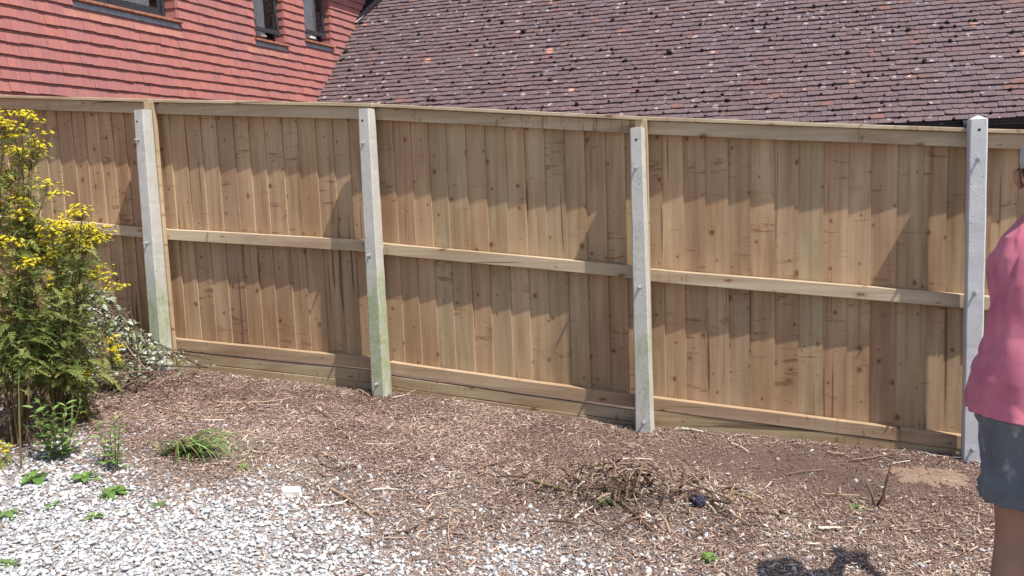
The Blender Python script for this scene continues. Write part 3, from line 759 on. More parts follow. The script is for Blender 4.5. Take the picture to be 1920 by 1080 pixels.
def ragwort(label, base, clusters, height_dead=.55, leafn=120, spread=.10, cl_r=.064, nf=16, name='ragwort_plant', deadn=40, group=None, stems=3):
    root = empty(name, Matrix.Translation(base)); tag(root, label, 'flowering plant', group)
    inv = Vector(base)
    st, lf, dd = MB(), MB(), MB()
    cl = [Vector(c)-inv for c in clusters]
    cl.sort(key=lambda c: c.x)
    grp = [cl[i::1] for i in [0]]
    per = max(1, math.ceil(len(cl)/stems)); axes = []
    for gi in range(0, len(cl), per):
        g_ = cl[gi:gi+per]; top = max(g_, key=lambda c: c.z)
        b = Vector((rnd.uniform(-.07, .07), rnd.uniform(-.05, .05), -.03)); m1 = b.lerp(top, .5)+Vector((rnd.uniform(-.05, .05), rnd.uniform(-.05, .05), .03))
        bez = lambda t: b*(1-t)**2+m1*2*t*(1-t)+top*t*t
        st.tube([bez(i/8) for i in range(9)], [.0085-.0007*i for i in range(9)], 6, cap=False); axes.append((bez, top))
        for c in g_:
            if c is top: frm = bez(.93)
            else:
                tb = max(.25, min(.85, (c.z-.28)/max(.2, top.z))) ; frm = bez(tb)
                mid = frm.lerp(c, .55)+Vector((0, 0, -.03)); st.tube([frm, mid, c-Vector((0, 0, .03))], [.004, .003, .002], 5, cap=False)
                for _ in range(12):
                    q = frm.lerp(mid, rnd.random()) if rnd.random() < .5 else mid.lerp(c, rnd.random()*.8)
                    leaf_pinnate(lf, q, (rnd.gauss(0, 1), rnd.gauss(0, 1), rnd.uniform(.0, .9)), rnd.uniform(.05, .10))
                frm = mid.lerp(c, .6)
            corymb(root, st, c, cl_r*rnd.uniform(.75, 1.25), int(nf*rnd.uniform(.6, 1.3)), frm, [c]+[c+Vector((rnd.gauss(0, .045), rnd.gauss(-.02, .045), rnd.gauss(-.02, .03))) for _ in range(2 if cl_r > .05 else 0)])
    for _ in range(leafn):
        bez, top = rnd.choice(axes); t = .26+.70*rnd.random()**1.5; q = bez(t)
        ang = rnd.uniform(0, 2*PI); q = q+Vector((rnd.gauss(-.02, spread*1.0), rnd.gauss(0, spread), rnd.gauss(0, .03)))*(1.2-t*.85)
        leaf_pinnate(lf, q, (math.cos(ang), math.sin(ang), rnd.uniform(-.1, .9)), rnd.uniform(.06, .135)*(1.15-.65*t), droop=rnd.uniform(.2, .8), lobes=rnd.choice((4, 5, 6)))
    for _ in range(deadn):
        bez, top = rnd.choice(axes); t = rnd.uniform(.03, height_dead); q = bez(t)+Vector((rnd.gauss(0, .07), rnd.gauss(0, .06), 0)); ang = rnd.uniform(0, 2*PI)
        leaf_pinnate(dd, q, (math.cos(ang), math.sin(ang), rnd.uniform(-1, .1)), rnd.uniform(.06, .13), droop=rnd.uniform(.5, 1.2), wid=.16)
    for _ in range(stems*2 if deadn else 0):
        x, y = rnd.gauss(0, .10), rnd.gauss(0, .08); hgt = rnd.uniform(.3, .75)
        st.tube([(x, y, -.03), (x+rnd.gauss(0, .03), y+rnd.gauss(0, .03), hgt*.5), (x+rnd.gauss(0, .07), y+rnd.gauss(0, .07), hgt)], [.006, .005, .002], 5, cap=False)
    st.build('stem', M['stem'], root, smooth=True)
    lf.build('leaves', M['leaf'], root)
    if deadn: dd.build('dead_leaves', M['dead'], root)
    return root
#@@PLANTS
PLANTS = [
    ('ragwort at the left edge, tallest stem with green buds at its tip', (-2.938,4.860,0.279), [(-2.524,4.646,1.993),(-2.609,4.756,1.768),(-2.560,4.693,1.730),(-2.640,4.777,1.592),(-2.668,4.785,1.427),(-2.491,4.584,2.057),(-2.626,4.565,1.817),(-2.749,4.861,2.008),(-2.686,4.653,1.497)], 150, 3),
    ('ragwort with sparse flower heads high against the fence, second from the left edge', (-2.752,4.813,0.269), [(-2.455,4.597,1.996),(-2.582,4.871,1.879),(-2.451,4.682,2.054),(-2.580,4.814,1.683),(-2.499,4.684,1.638),(-2.540,4.743,1.547),(-2.498,4.567,1.406),(-2.547,4.742,1.342)], 150, 3),
    ('dense ragwort in the middle of the yellow flowering clump', (-2.675,4.872,0.266), [(-2.534,4.884,1.858),(-2.436,4.760,1.917),(-2.547,4.839,1.510),(-2.505,4.814,1.484),(-2.441,4.595,1.326),(-2.511,4.845,1.366),(-2.478,4.785,1.412),(-2.354,4.680,1.698)], 150, 3),
    ('ragwort with a loose bud spray in front of the middle rail', (-2.661,5.037,0.268), [(-2.395,4.748,1.492),(-2.495,5.049,1.498),(-2.375,4.907,1.454),(-2.510,4.996,1.292),(-2.533,5.053,1.320),(-2.436,4.994,1.407),(-2.433,5.069,1.378),(-2.279,4.879,1.569)], 140, 3),
    ('ragwort leaning right with its brightest heads at the right side of the clump', (-2.694,5.277,0.274), [(-2.469,5.265,1.458),(-2.394,5.137,1.429),(-2.413,5.314,1.404),(-2.415,5.293,1.352),(-2.344,5.012,1.346),(-2.320,5.026,1.454),(-2.253,5.055,1.172),(-2.430,5.325,1.171),(-2.366,5.134,1.231)], 140, 3),
    ('shorter ragwort with few flower heads low in the clump', (-2.845,5.522,0.286), [(-2.690,5.448,1.057),(-2.542,5.330,1.079),(-2.708,5.405,0.950),(-2.620,5.361,0.886),(-2.860,5.348,0.657),(-2.977,5.433,0.575),(-2.980,5.432,1.128),(-2.914,5.548,1.036),(-2.789,5.468,1.127),(-2.983,5.556,0.858),(-3.089,5.530,0.913),(-2.869,5.579,0.722)], 170, 3),
]
RAG_PILE = ((-2.709,6.010,0.287), [(-2.691,6.027,0.672),(-2.695,5.976,0.587),(-2.690,6.046,0.507),(-2.668,6.056,0.596),(-2.738,6.050,0.629),(-2.689,6.017,0.531)])
RAG_LOW = ((-2.578,5.217,0.267), [(-2.592,5.238,0.580),(-2.502,5.188,0.588),(-2.559,5.250,0.519),(-2.594,5.224,0.323),(-2.545,5.195,0.339),(-2.545,5.173,0.517)])
STICKS = [
    ('long thin brown stick lying on the bark left of the second concrete post', [(0.958,-0.612), (1.216,-0.511), (1.371,-0.273)], 0.0060, 'stick'),
    ('upper of two bent wands on the bark beside the brush pile', [(0.741,-0.903), (1.059,-0.935), (1.244,-0.786)], 0.0050, 'stick'),
    ('lower of two bent wands on the bark beside the brush pile', [(0.846,-0.992), (1.146,-1.025), (1.323,-0.871)], 0.0040, 'stick'),
    ('short brown stick pointing at the second concrete post from the left foreground', [(1.623,-0.491), (1.749,-0.589), (1.906,-0.727)], 0.0070, 'stick'),
    ('dark stick lying against the foot of the second concrete post', [(1.597,0.100), (1.722,0.005), (1.821,-0.077)], 0.0090, 'stick'),
    ('pale straw stalk lying right of the foot of the second concrete post', [(1.974,-0.036), (2.004,0.027), (2.039,0.108)], 0.0040, 'palestick'),
    ('thin pale green stalk standing askew right of the grass tuft', [(1.931,-1.746), (1.838,-1.511), (1.709,-1.239)], 0.0040, 'greenstick'),
    ('dark bent twig between the grass tuft and the white stone block', [(2.145,-1.325), (2.297,-1.495), (2.429,-1.454)], 0.0050, 'stick'),
    ('reddish twig lying at the edge of the gravel right of the white stone block', [(2.455,-1.743), (2.612,-1.836), (2.828,-2.003)], 0.0070, 'stick'),
    ('bleached white stick touching the reddish twig by the stone block', [(2.519,-1.986), (2.587,-1.918), (2.603,-1.819)], 0.0060, 'palestick'),
    ('bleached short stick lying right of the reddish twig', [(2.660,-1.680), (2.708,-1.649), (2.780,-1.644)], 0.0060, 'palestick'),
    ('thick pale brown stick lying on the gravel in the centre foreground', [(2.990,-2.081), (3.037,-1.986), (3.076,-1.878)], 0.0060, 'stick'),
    ('forked upright twig at the gravel edge in the centre foreground', [(3.115,-1.780), (3.182,-1.990), (3.260,-2.155)], 0.0040, 'stick'),
    ('green barked stick at the left end of the twig heap', [(3.365,-1.279), (3.490,-1.357), (3.622,-1.426)], 0.0090, 'greenstick'),
    ('thickest brown stick sloping out of the front of the twig heap', [(3.749,-1.393), (3.903,-1.559), (4.045,-1.732)], 0.0080, 'stick'),
    ('pale stout stub of wood at the front left of the twig heap', [(3.672,-1.669), (3.685,-1.599), (3.694,-1.530)], 0.0070, 'palestick'),
    ('green barked stick lying right of the twig heap', [(4.315,-1.099), (4.400,-1.136), (4.483,-1.180)], 0.0070, 'greenstick'),
    ('pale brown stick lying right of the crumpled plastic', [(4.255,-1.340), (4.307,-1.376), (4.366,-1.408)], 0.0060, 'palestick'),
    ('straight brown stick on the bark behind the twig heap', [(3.663,-0.629), (3.749,-0.600), (3.842,-0.578)], 0.0050, 'palestick'),
    ('long thin bowed stick on dark soil in front of the last full fence panel', [(4.904,-0.157), (5.046,-0.068), (5.204,0.058)], 0.0050, 'stick'),
    ('thin pale wand lying at the foot of the rightmost concrete post', [(5.294,0.099), (5.422,0.030), (5.581,0.053)], 0.0030, 'palestick'),
    ('short broken piece of wood by the gravel board on the right', [(4.784,-0.075), (4.836,-0.089), (4.889,-0.070)], 0.0080, 'stick'),
    ('bent brown twig on the dark soil in front of the third concrete post', [(4.565,-0.592), (4.668,-0.485), (4.774,-0.394)], 0.0050, 'stick'),
    ('small bleached splinter on the dark soil near the gravel board', [(4.245,-0.110), (4.298,-0.157), (4.346,-0.235)], 0.0060, 'palestick'),
    ('short white stick on the bark right of the twig heap', [(4.727,-1.387), (4.773,-1.372), (4.823,-1.349)], 0.0080, 'palestick'),
    ('small flat offcut of wood beside the foot of the third concrete post', [(3.921,0.079), (3.981,0.076), (4.056,0.054)], 0.0090, 'palestick'),
    ('thin brown twig on the bark left of the forked twig', [(4.748,-0.845), (4.837,-0.838), (4.931,-0.814)], 0.0050, 'stick'),
    ('thin dark twig lying between the twig heap and the gravel', [(3.049,-1.186), (3.086,-1.079), (3.128,-0.947)], 0.0040, 'stick'),
]
P_weed1 = (0.973,-1.935)
P_weed2 = (1.357,-1.962)
P_tuft = (1.568,-1.619)
P_w3 = (1.107,-2.217)
P_w4 = (1.340,-2.130)
P_w5 = (1.588,-2.239)
P_w6 = (1.300,-2.570)
P_w7 = (1.710,-2.482)
P_w8 = (1.879,-2.261)
P_rag0 = (0.785,-2.111)
P_stone = (2.335,-1.891)
P_fork = (5.000,-0.955)
P_plast = (4.196,-1.393)
P_sand = (5.288,-0.310)
P_sp1 = (4.907,-1.029)
P_sp2 = (4.297,-1.901)
P_sp3 = (1.763,-2.971)
P_sp4 = (1.438,-2.433)
P_pileC = (3.903,-1.283)
P_sp5 = (3.778,-1.501)
P_sp6 = (2.315,-0.274)
P_sp7 = (1.911,-1.671)
P_orange = (2.530,-2.662)
for (lab, b, cl, n, st) in PLANTS:
    ragwort(lab, b, cl, leafn=int(n*3.0), stems=st, group='ragwort clump at the left edge')
ragwort('small ragwort flowering on top of the brush pile', RAG_PILE[0], RAG_PILE[1], leafn=14, cl_r=.036, nf=18, deadn=6, stems=1, spread=.03)
ragwort('small ragwort flowering low in front of the brush pile', RAG_LOW[0], RAG_LOW[1], leafn=40, cl_r=.038, nf=16, deadn=14, stems=2, spread=.05)
# low weeds
def weed(label, sdp, h, n, kind, name='weed', cat='weed', spread=.06, group=None):
    b = ground(*sdp); root = empty(name, Matrix.Translation(b)); tag(root, label, cat, group)
    lf, st, dd = MB(), MB(), MB()
    if kind == 'feather':
        for q in range(max(3, n//14)):
            t = Vector((rnd.gauss(0, spread), rnd.gauss(0, spread), h*rnd.uniform(.6, 1))); b0 = Vector((t.x*.3, t.y*.3, -.01))
            st.tube([b0, b0.lerp(t, .5)+Vector((0, 0, .01)), t], [.003, .0025, .0015], 5, cap=False)
            for j in range(14):
                u = (j+1)/14; a = j*2.4+q; p = b0.lerp(t, u)
                leaf_oval(lf, p, (math.cos(a), math.sin(a), .55), h*.30*(1.1-.45*u), .26, droop=.25)
    elif kind == 'grass':
        for q in range(n):
            a = rnd.choice((rnd.uniform(-1.1, .9), rnd.uniform(-3.1, 3.1))); L = h*rnd.uniform(.7, 1.5); dx, dy = math.cos(a), math.sin(a)*.6
            p0 = Vector((rnd.gauss(-.03, .055), rnd.gauss(0, .04), 0)); L *= rnd.choice((.5, .8, 1, 1)); sd_ = Vector((-dy, dx, .2)).normalized()*rnd.uniform(.004, .009); vs = []; fs = []
            for j in range(7):
                u = j/6; c = p0+Vector((dx*L*u*.95, dy*L*u*.9, L*(1.25*u-1.28*u*u)+.005)); k = (1-u*.85); vs += [c-sd_*k, c+sd_*k]
            for j in range(6): fs.append((2*j, 2*j+1, 2*j+3, 2*j+2))
            (dd if rnd.random() < .25 else lf).add(vs, fs)
    else:
        for q in range(n):
            a = q*2.4+rnd.uniform(-.4, .4); el = rnd.uniform(.15, .9)
            leaf_oval(lf, (math.cos(a)*.006, math.sin(a)*.006, .004+h*.25*rnd.random()), (math.cos(a), math.sin(a), el), h*rnd.uniform(.7, 1.3), .42, droop=.45)
        st.tube([(0, 0, -.01), (0, 0, h*.35)], [.003, .002], 5)
    if st.v: st.build('stem', M['stem'], root)
    if dd.v: dd.build('dead_blades', M['dead'], root)
    lf.build('leaves', M['weedleaf'], root)
    return root
weed('bright green feathery weed growing in front of the ragwort clump', P_weed1, .32, 120, 'feather', spread=.085)
weed('loose weed with yellowing tips between the feathery weed and the grass tuft', P_weed2, .25, 60, 'feather', spread=.075)
weed('arching tuft of green grass bent over to the right', P_tuft, .25, 110, 'grass', 'grass_tuft', 'grass')
weed('low yellow green rosette weed on the gravel below the ragwort clump', P_w3, .085, 16, 'ros')
weed('small pale weed on the gravel below the loose weed', P_w4, .075, 12, 'ros')
weed('small broad leaved weed on the gravel, right one of the front pair', P_w5, .085, 14, 'ros')
weed('small green weed cut by the left edge on the gravel', P_w6, .06, 10, 'ros')
weed('tiny flat weed among gravel in the left foreground', P_w7, .05, 10, 'ros')
weed('tiny sprout on the gravel to the left of the stone block', P_w8, .04, 8, 'ros')
weed('little green sprout beside the forked twig', P_sp1, .045, 9, 'ros')
weed('green sprout at the bottom edge below the twig heap', P_sp2, .05, 9, 'ros')
weed('grass sprout in the bottom left corner', P_sp3, .05, 9, 'ros')
weed('small sprout on the gravel left of the tiny flat weed', P_sp4, .04, 8, 'ros')
weed('green leafy sprig caught in the twig heap', P_sp5, .05, 7, 'ros')
weed('small weed under the grass tuft at the gravel edge', P_sp7, .045, 8, 'ros')
ragwort('little ragwort with orange brown heads in the left edge corner', ground(*P_rag0), [tuple(ground(*P_rag0)+Vector((x, y, z))) for x, y, z in ((0, 0, .12), (.03, .02, .09), (-.03, 0, .10))], leafn=10, cl_r=.02, nf=8, deadn=6, stems=1, spread=.03)

# pile of cut brambles with wilted leaves
pc = L2W(-.32, -.42, 0); root = empty('brush_pile', Matrix.Translation(ground(-.32, -.42)))
tag(root, 'heap of cut brambles with wilted pale leaves against the leftmost concrete post', 'brush pile')
st, lf, dk_ = MB(), MB(), MB(); inv = FM.to_3x3()
def heap_z(x, y): return .50*math.exp(-(((x-.0)/.36)**2+((y-.10)/.34)**2))+.14*math.exp(-(((x-.1)/.6)**2+((y+.15)/.5)**2))
for q in range(260):
    x, y = rnd.gauss(.05, .36), rnd.gauss(-.12, .30); a = rnd.uniform(0, 2*PI); L = rnd.uniform(.15, .5)
    pts = []
    for j in range(6):
        u = j/5-.5; xx, yy = x+math.cos(a)*L*u, y+math.sin(a)*L*u
        pts.append(inv @ Vector((xx, yy, heap_z(xx, yy)*(.75+.3*((q*7) % 10)/10)+.012+(.06*(.25-u*u)))))
    st.tube(pts, [.0045*(1-.1*j) for j in range(6)], 5)
for (p0, p1, p2) in (((-.1, -.1, .22), (.02, 0, .5), (.14, .0, .62)), ((.0, -.05, .3), (.15, -.05, .42), (.30, -.03, .36)), ((.15, 0, .3), (.3, -.05, .18), (.52, -.2, .0)), ((-.3, .1, .45), (-.1, .15, .58), (.02, .18, .60)), ((-.25, -.3, .1), (.05, -.34, .16), (.35, -.3, .08))):
    st.tube([inv @ Vector(p) for p in (p0, p1, p2)], [.005, .0045, .003], 5)
for q in range(4600):
    x, y = rnd.gauss(.0, .30), rnd.gauss(-.02, .27); z = heap_z(x, y)*rnd.uniform(.5, 1.15)+.01
    a = rnd.uniform(0, 2*PI)
    (lf if rnd.random() < .72 else dk_) and None
    leaf_oval(lf if rnd.random() < .82 else dk_, inv @ Vector((x, y, z)), (math.cos(a), math.sin(a), rnd.gauss(.1, .6)), rnd.uniform(.025, .058), rnd.uniform(.4, .75), droop=rnd.uniform(0, .5))
st.build('stems', M['darkstick'], root); lf.build('pale_leaves', M['paleleaf'], root); dk_.build('green_leaves', M['leaf'], root)

# sticks lying about
def stick(label, pts, r, mat, group=None, lifts=None, name='stick'):
    P = [ground(s, d, r*.8+.010+(lifts[i] if lifts else 0)) for i, (s, d) in enumerate(pts)]
    # smooth through three points
    c = []
    for i in range(13):
        t = i/12; a, b, e = P[0], P[1]*2-(P[0]+P[-1])*.5, P[-1]
        q = a*(1-t)**2+b*2*t*(1-t)+e*t*t
        c.append(q+Vector((rnd.gauss(0, r*.25), rnd.gauss(0, r*.25), rnd.gauss(0, r*.2))))
    o = P[1]; mb = MB(); rr = [r*(1.0-.4*i/12)*rnd.uniform(.88, 1.12) for i in range(13)]
    mb.tube([p-o for p in c], rr, 7)
    if (c[0]-c[-1]).length > .12:
        k = rnd.choice((4, 7, 9)); dv = (c[k]-c[k-1]).normalized(); sv = Vector((dv.y, -dv.x, .5))
        mb.tube([c[k]-o, c[k]-o+(dv+sv*.8)*.03, c[k]-o+(dv*1.4+sv)*.045], [r*.5, r*.4, r*.25], 5)
    ob = mb.build(name, M[mat], smooth=True); ob.location = o
    tag(ob, label, 'stick', group); return ob
for (lab, pts, r, mat) in STICKS: stick(lab, pts, r, mat)
cs, cd = 3.88, -1.34
for q in range(225):
    s = cs+rnd.gauss(0, .28); d = cd+rnd.gauss(0, .14); a = rnd.uniform(0, 2*PI); L = rnd.uniform(.05, .19)*.5
    dx, dy = math.cos(a)*L, math.sin(a)*L*.8; r = rnd.choice((.002, .003, .0035, .0045, .0055, .007))
    lf_ = rnd.uniform(0, .075); tl = rnd.gauss(0, .03)
    stick('one of the short brown sticks heaped on the bark in the right foreground', [(s-dx, d-dy), (s+rnd.gauss(0, .012), d+rnd.gauss(0, .012)), (s+dx, d+dy)], r, rnd.choice(('darkstick',)*9+('stick',)*3+('palestick',)),
          'short sticks in the raked heap', [max(0, lf_-tl), lf_+.01, max(0, lf_+tl)])
for q in range(60):
    s = rnd.uniform(-.2, 6.2); d = rnd.uniform(-1.9, -.12); a = rnd.uniform(0, 2*PI); L = rnd.uniform(.03, .09)
    dx, dy = math.cos(a)*L, math.sin(a)*L
    stick('short thin twig scattered loose over the bark below the fence', [(s-dx, d-dy), (s+rnd.gauss(0, .01), d+rnd.gauss(0, .01)), (s+dx, d+dy)], rnd.uniform(.002, .004), rnd.choice(('stick', 'palestick', 'stick')), 'short twigs scattered over the bark', name='twig')
# forked twig standing up
b = ground(*P_fork); mb = MB()
for pts, rr in (([(0, 0, -.03), (-.02, 0, .06), (-.055, .0, .145)], [.0075, .006, .004]), ([(0, 0, .0), (.035, .01, .05), (.055, .01, .14), (.085, .015, .25)], [.0075, .0065, .005, .003]), ([(-.03, .01, .0), (.02, .0, .012), (.07, .0, .03)], [.005, .005, .003])):
    mb.tube(pts, rr, 6)
o = mb.build('forked_twig', M['darkstick'], smooth=True); o.location = b; tag(o, 'thin dark forked twig standing upright in the bark near the man', 'twig')
# white stone block
bm = bmesh.new(); bmesh.ops.create_cube(bm, size=1); bmesh.ops.subdivide_edges(bm, edges=bm.edges[:], cuts=3, use_grid_fill=True)
for v in bm.verts:
    q = v.co*1.6; v.co += Vector((noise.noise(q), noise.noise(q+Vector((9, 0, 0))), noise.noise(q+Vector((0, 9, 0)))))*.16; v.co.x *= .088; v.co.y *= .055; v.co.z *= .042
me = bpy.data.meshes.new('stone_block'); bm.to_mesh(me); bm.free(); me.materials.append(M['stone'])
o = bpy.data.objects.new('stone_block', me); C.objects.link(o); o.location = ground(*P_stone, .022); o.rotation_euler = (.08, .05, .25); o.modifiers.new('bevel', 'BEVEL').width = .004
tag(o, 'white block of stone lying where the bark meets the gravel', 'stone')
# crumpled plastic
bm = bmesh.new(); bmesh.ops.create_icosphere(bm, subdivisions=4, radius=1)
for v in bm.verts:
    q = v.co*2.3; k = .78+.30*noise.noise(q)+.12*abs(noise.noise(q*1.8+Vector((4, 4, 4))))*2-.1; v.co = Vector((v.co.x*.050*k, v.co.y*.045*k, v.co.z*.042*k))
me = bpy.data.meshes.new('crumpled_plastic'); bm.to_mesh(me); bm.free(); me.materials.append(M['plasticbag'])
o = bpy.data.objects.new('crumpled_plastic', me); C.objects.link(o); o.location = ground(*P_plast, .022); tag(o, 'crumpled ball of dark shiny plastic at the right end of the twig heap', 'litter')
# sandy patch
mb = MB(); n = 40; vs = [(0, 0, .010)]; fs = []
cs_, cd_ = P_sand
for rg in range(1, 9):
    for j in range(n):
        a = 2*PI*j/n; u = rg/8; R0 = 1+.55*noise.noise(Vector((math.cos(a)*1.5, math.sin(a)*1.5, 3)))+.7*noise.noise(Vector((math.cos(a)*5, math.sin(a)*5, 7)))+.5*noise.noise(Vector((math.cos(a)*11, math.sin(a)*11, 2)))
        x, y = math.cos(a)*.24*u*R0, math.sin(a)*.13*u*R0
        vs.append((x, y, gz(cs_+x, cd_+y)-gz(cs_, cd_)+.006-.016*(rg == 8)+.014*noise.noise(Vector((x*22, y*22, 1)))*(1-u)))
for j in range(n): fs.append((0, 1+j, 1+(j+1) % n))
for rg in range(7):
    for j in range(n): fs.append((1+rg*n+j, 1+(rg+1)*n+j, 1+(rg+1)*n+(j+1) % n, 1+rg*n+(j+1) % n))
mb.add(vs, fs); o = mb.build('sand_patch', M['sand'], smooth=True); o.matrix_world = FM @ Matrix.Translation((cs_, cd_, gz(cs_, cd_)+.004)); tag(o, 'patch of spilt yellow sand on the dark soil near the rightmost post', 'sand')

# ------------------------------------------------------------------ the man at the right edge
mx, my = 1.716, 2.84
mz = min(ground(6.0, -2.3).z, -.075)
man = empty('person', Matrix.Translation((mx, my, 0)) @ Matrix.Rotation(math.radians(-27), 4, 'Z') @ Matrix.Diagonal((.97, .97, 1.02, 1)))
tag(man, 'man in faded red shirt and grey blue shorts seen from behind at right edge', 'person')
def skin_mesh(name, chains, mat, parent, sub=2):
    bm = bmesh.new(); sl = bm.verts.layers.skin.verify(); idx = {}
    def V(key, co, r):
        if key not in idx:
            v = bm.verts.new(co); v[sl].radius = r if hasattr(r, '__len__') else (r, r); v[sl].use_root = len(idx) == 0; idx[key] = v
        return idx[key]
    for ch in chains:
        prev = None
        for key, co, r in ch:
            v = V(key, co, r)
            if prev is not None and prev is not v: bm.edges.new((prev, v))
            prev = v
    me = bpy.data.meshes.new(name); bm.to_mesh(me); bm.free(); me.materials.append(mat)
    o = bpy.data.objects.new(name, me); C.objects.link(o); o.parent = parent
    sk = o.modifiers.new('skin', 'SKIN'); sk.use_smooth_shade = True; sk.branch_smoothing = .3
    ss = o.modifiers.new('sub', 'SUBSURF'); ss.levels = sub; ss.render_levels = sub
    return o
gzm = mz
HX = -.019                                   # the head leans a little to his left
pel = ('pel', (0, 0, .84), (.135, .105))
chains = [[pel, ('sp', (0, .01, 1.02), (.125, .095)), ('ch', (0, .02, 1.22), (.145, .10)), ('nb', (0, .02, 1.40), (.062, .062)), ('nk', (.0, .035, 1.47), (.056, .058)), ('jaw', (HX, .055, 1.53), (.062, .072)), ('hd', (HX, .05, 1.60), (.074, .088)), ('tp', (HX, .045, 1.655), (.055, .065))],
          [('jaw', (HX, .055, 1.53), (.062, .072)), ('chin', (HX, .105, 1.505), (.026, .024))]]
for sg, kx in ((-1, -.105), (1, .115)):
    hx = sg*.088
    chains.append([pel, ('h%d' % sg, (hx, 0, .78), (.098, .105)), ('t%d' % sg, (hx*.98, .01, .58), (.078, .085)), ('k%d' % sg, (kx*.88, .015, .385), (.056, .060)), ('c%d' % sg, (kx*1.02, -.02, .22), (.055, .062)), ('s%d' % sg, (kx*1.10, -.02, .08), (.040, .044)), ('a%d' % sg, (kx*1.15, -.02, gzm+.085), (.034, .036))])
    sx = sg*.110
    arm = [('ch', (0, .02, 1.22), (.145, .10)), ('cl%d' % sg, (sg*.10, .02, 1.34), (.065, .065)), ('sh%d' % sg, (sx, .02, 1.325), (.058, .058)), ('ua%d' % sg, (sg*.112, .13, 1.19), (.045, .046)), ('el%d' % sg, (sg*.125, .175, 1.05), (.038, .038)), ('fa%d' % sg, (sg*.095, .25, 1.10), (.033, .033)), ('wr%d' % sg, (sg*.06, .33, 1.16), (.024, .020)), ('pm%d' % sg, (sg*.042, .375, 1.185), (.034, .014))]
    chains.append(arm)
    for fi, (ox, L) in enumerate(((-.028, .072), (-.010, .080), (.009, .075), (.027, .060))):
        bx = sg*.042+ox
        chains.append([arm[-1], ('f%d%d1' % (sg, fi), (bx, .405, 1.205), .0095), ('f%d%d2' % (sg, fi), (bx*1.05, .405+L*.42, 1.222), .0088), ('f%d%d3' % (sg, fi), (bx*1.05, .405+L*.72, 1.214), .0082), ('f%d%d4' % (sg, fi), (bx*1.04, .405+L*.85, 1.192), .0075)])
    chains.append([('wr%d' % sg, None, None), ('th%d1' % sg, (sg*.042-sg*.040, .360, 1.172), .013), ('th%d2' % sg, (sg*.042-sg*.056, .388, 1.180), .0105), ('th%d3' % sg, (sg*.042-sg*.054, .415, 1.186), .009)])
skin_mesh('body', chains, M['skin'], man)
def loft(mb, rings, n=40, foldk=0, crease=0, seed=0, close_top=False, close_bot=False, twist=0):
    vs = []; fs = []
    for (z, cx, cy, rx, ry) in rings:
        for j in range(n):
            a = 2*PI*j/n; ca, sa = math.cos(a), math.sin(a)
            k = 1/((abs(ca)**2.5+abs(sa)**2.5)**(1/2.5))
            f = 1+foldk*(noise.noise(Vector((ca*2.2+seed, sa*2.2, z*7.0+ca*1.5)))+.6*noise.noise(Vector((ca*5.2+seed, sa*5.2, z*4.0-sa*4))))
            if crease:
                wv = .6*noise.noise(Vector((ca*1.5+seed, sa*1.5, z*3)))
                rid = lambda u: (1-abs(math.sin(u)))**2.2
                f += crease*(rid(z*17+a*1.3+wv*5)*max(0, noise.noise(Vector((ca*1.1, sa*1.1+seed, z*3.1)))+.25)*1.6-rid(-z*13+a*2.1+wv*4+2)*max(0, noise.noise(Vector((ca*1.4+5, sa*1.4, z*2.7)))+.15))
            vs.append((cx+rx*ca*k*f, cy+ry*sa*k*f, z+.012*noise.noise(Vector((ca*2, sa*2, seed+5)))*(1 if foldk else 0)))
    m = len(rings)
    for i in range(m-1):
        for j in range(n): fs.append((i*n+j, i*n+(j+1) % n, (i+1)*n+(j+1) % n, (i+1)*n+j))
    if close_top: fs.append(tuple((m-1)*n+j for j in range(n)))
    if close_bot: fs.append(tuple(n-1-j for j in range(n)))
    mb.add(vs, fs)
def interp_rings(r, k):
    out = []
    for i in range(len(r)-1):
        for q in range(k):
            t = q/k; out.append(tuple(a+(b-a)*t for a, b in zip(r[i], r[i+1])))
    return out+[r[-1]]
mb = MB()
SH = [(.805, -.005, -.01, .236, .168), (.84, -.005, -.01, .235, .168), (.92, -.004, -.01, .228, .164), (.99, .0, -.005, .206, .155), (1.06, .0, 0, .188, .145), (1.14, 0, .0, .182, .140), (1.22, 0, .005, .186, .138), (1.30, 0, .015, .180, .130), (1.36, 0, .018, .150, .108), (1.40, 0, .022, .105, .088), (1.43, 0, .028, .074, .074), (1.452, 0, .032, .066, .068)]
loft(mb, interp_rings(SH, 9), 150, .085, .17, 2)
for sg in (-1, 1):
    cpts = [Vector((sg*.080, .02, 1.335)), Vector((sg*.105, .04, 1.31)), Vector((sg*.112, .11, 1.21)), Vector((sg*.104, .175, 1.125)), Vector((sg*.102, .190, 1.10))]
    fine = []
    for i in range(4):
        for q in range(4): fine.append(cpts[i].lerp(cpts[i+1], q/4))
    fine.append(cpts[-1])
    mb.tube(fine, [.060+.004*i/16+.006*noise.noise(Vector((i*.6, sg, 0))) for i in range(17)], 20, cap=False)
o = mb.build('shirt', M['shirt'], man, smooth=True)
s_ = o.modifiers.new('thick', 'SOLIDIFY'); s_.thickness = .004; s_.offset = 1
s_ = o.modifiers.new('sub', 'SUBSURF'); s_.levels = 1; s_.render_levels = 1
mb = MB()
PEL = [(.70, 0, .0, .10, .10), (.735, 0, 0, .188, .135), (.79, 0, -.01, .214, .150), (.85, 0, -.01, .212, .148), (.92, 0, -.005, .196, .140)]
loft(mb, interp_rings(PEL, 6), 80, .06, .08, 9, close_bot=True)
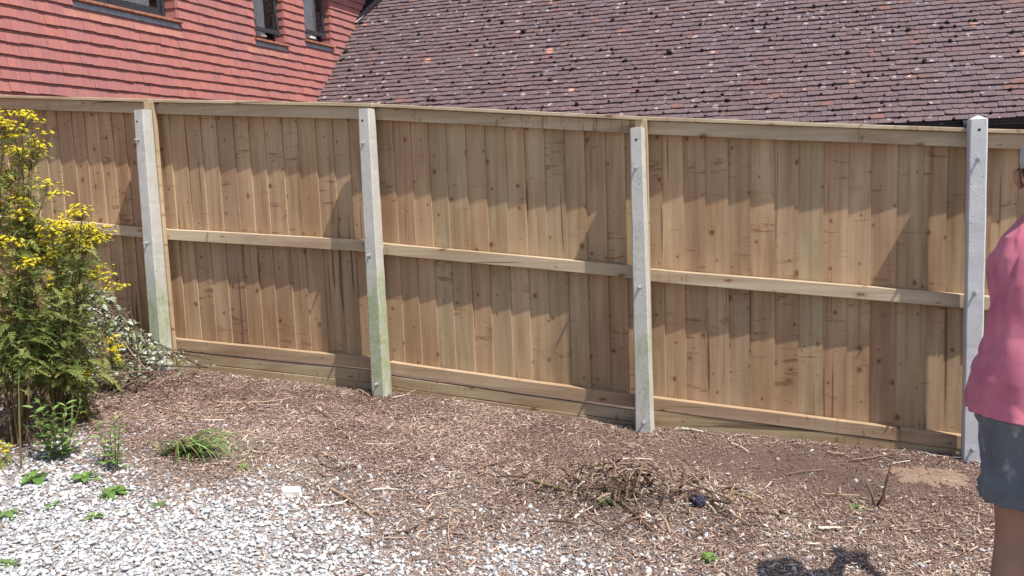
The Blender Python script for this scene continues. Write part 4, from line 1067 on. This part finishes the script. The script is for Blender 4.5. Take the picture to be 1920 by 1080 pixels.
for sg in (-1, 1):
    LG = [(.527, sg*.095+.0, .005, .095, .113), (.530, sg*.095+.0, .005, .094, .112), (.515, sg*.095, .005, .095, .113), (.58, sg*.094, .005, .098, .116), (.66, sg*.096, .0, .101, .122), (.74, sg*.095, -.004, .108, .130), (.82, sg*.088, -.006, .112, .136)]
    loft(mb, interp_rings(LG, 8), 72, .075, .15, 20+sg)
o = mb.build('shorts', M['shorts'], man, smooth=True)
s_ = o.modifiers.new('thick', 'SOLIDIFY'); s_.thickness = .004; s_.offset = 1
# cap with peak, hair, ears, boots, face
mb = MB()
loft(mb, [(z_, HX, .045, a_, b_) for z_, a_, b_ in ((1.575, .088, .104), (1.60, .090, .106), (1.63, .088, .102), (1.66, .076, .088), (1.682, .052, .060), (1.690, .02, .024))], 32, close_top=True)
vs = []; n = 12
for q in range(n+1):
    a = PI*(.18+.64*q/n); vs += [(HX+math.cos(a)*.086, .045+math.sin(a)*.102, 1.582), (HX+math.cos(a)*.082, .045+math.sin(a)*.175, 1.568)]
mb.add(vs, [(2*q, 2*q+1, 2*q+3, 2*q+2) for q in range(n)])
o = mb.build('cap', M['cap'], man, smooth=True); s_ = o.modifiers.new('thick', 'SOLIDIFY'); s_.thickness = .003
mb = MB(); loft(mb, interp_rings([(1.495, HX, .018, .050, .052), (1.53, HX, .022, .072, .080), (1.56, HX, .032, .082, .092), (1.60, HX, .04, .083, .096)], 3), 36, .03, 0, 4); mb.build('hair', M['hair'], man, smooth=True)
for sg in (-1, 1):
    mb = MB(); mb.tube([(HX+sg*.082, .06, 1.515), (HX+sg*.094, .050, 1.535), (HX+sg*.096, .046, 1.565), (HX+sg*.084, .056, 1.582)], [.009, .012, .013, .008], 8); mb.build('ear', M['skin'], man, smooth=True)
    mb = MB(); mb.tube([(HX+sg*.03, .128, 1.575), (HX+sg*.03, .137, 1.575)], [.011, .008], 10); mb.build('eye', M['eye'], man, smooth=True)
    kx = (-.105 if sg < 0 else .115)*1.15
    mb = MB(); loft(mb, [(gzm-.01, kx, .035, .048, .135), (gzm+.02, kx, .035, .050, .137), (gzm+.05, kx, .025, .047, .115), (gzm+.075, kx, .0, .044, .075), (gzm+.14, kx, -.018, .048, .054)], 24, 0, 0, 0, True, True); mb.build('boot', M['shoe'], man, smooth=True)
mb = MB(); mb.tube([(HX, .128, 1.58), (HX, .150, 1.553), (HX, .130, 1.543)], [.008, .013, .010], 8); mb.build('nose', M['skin'], man, smooth=True)
mb = MB(); mb.tube([(HX-.022, .126, 1.522), (HX, .133, 1.521), (HX+.022, .126, 1.522)], [.004, .006, .004], 8); mb.build('mouth', M['skin'], man, smooth=True)
#@@END
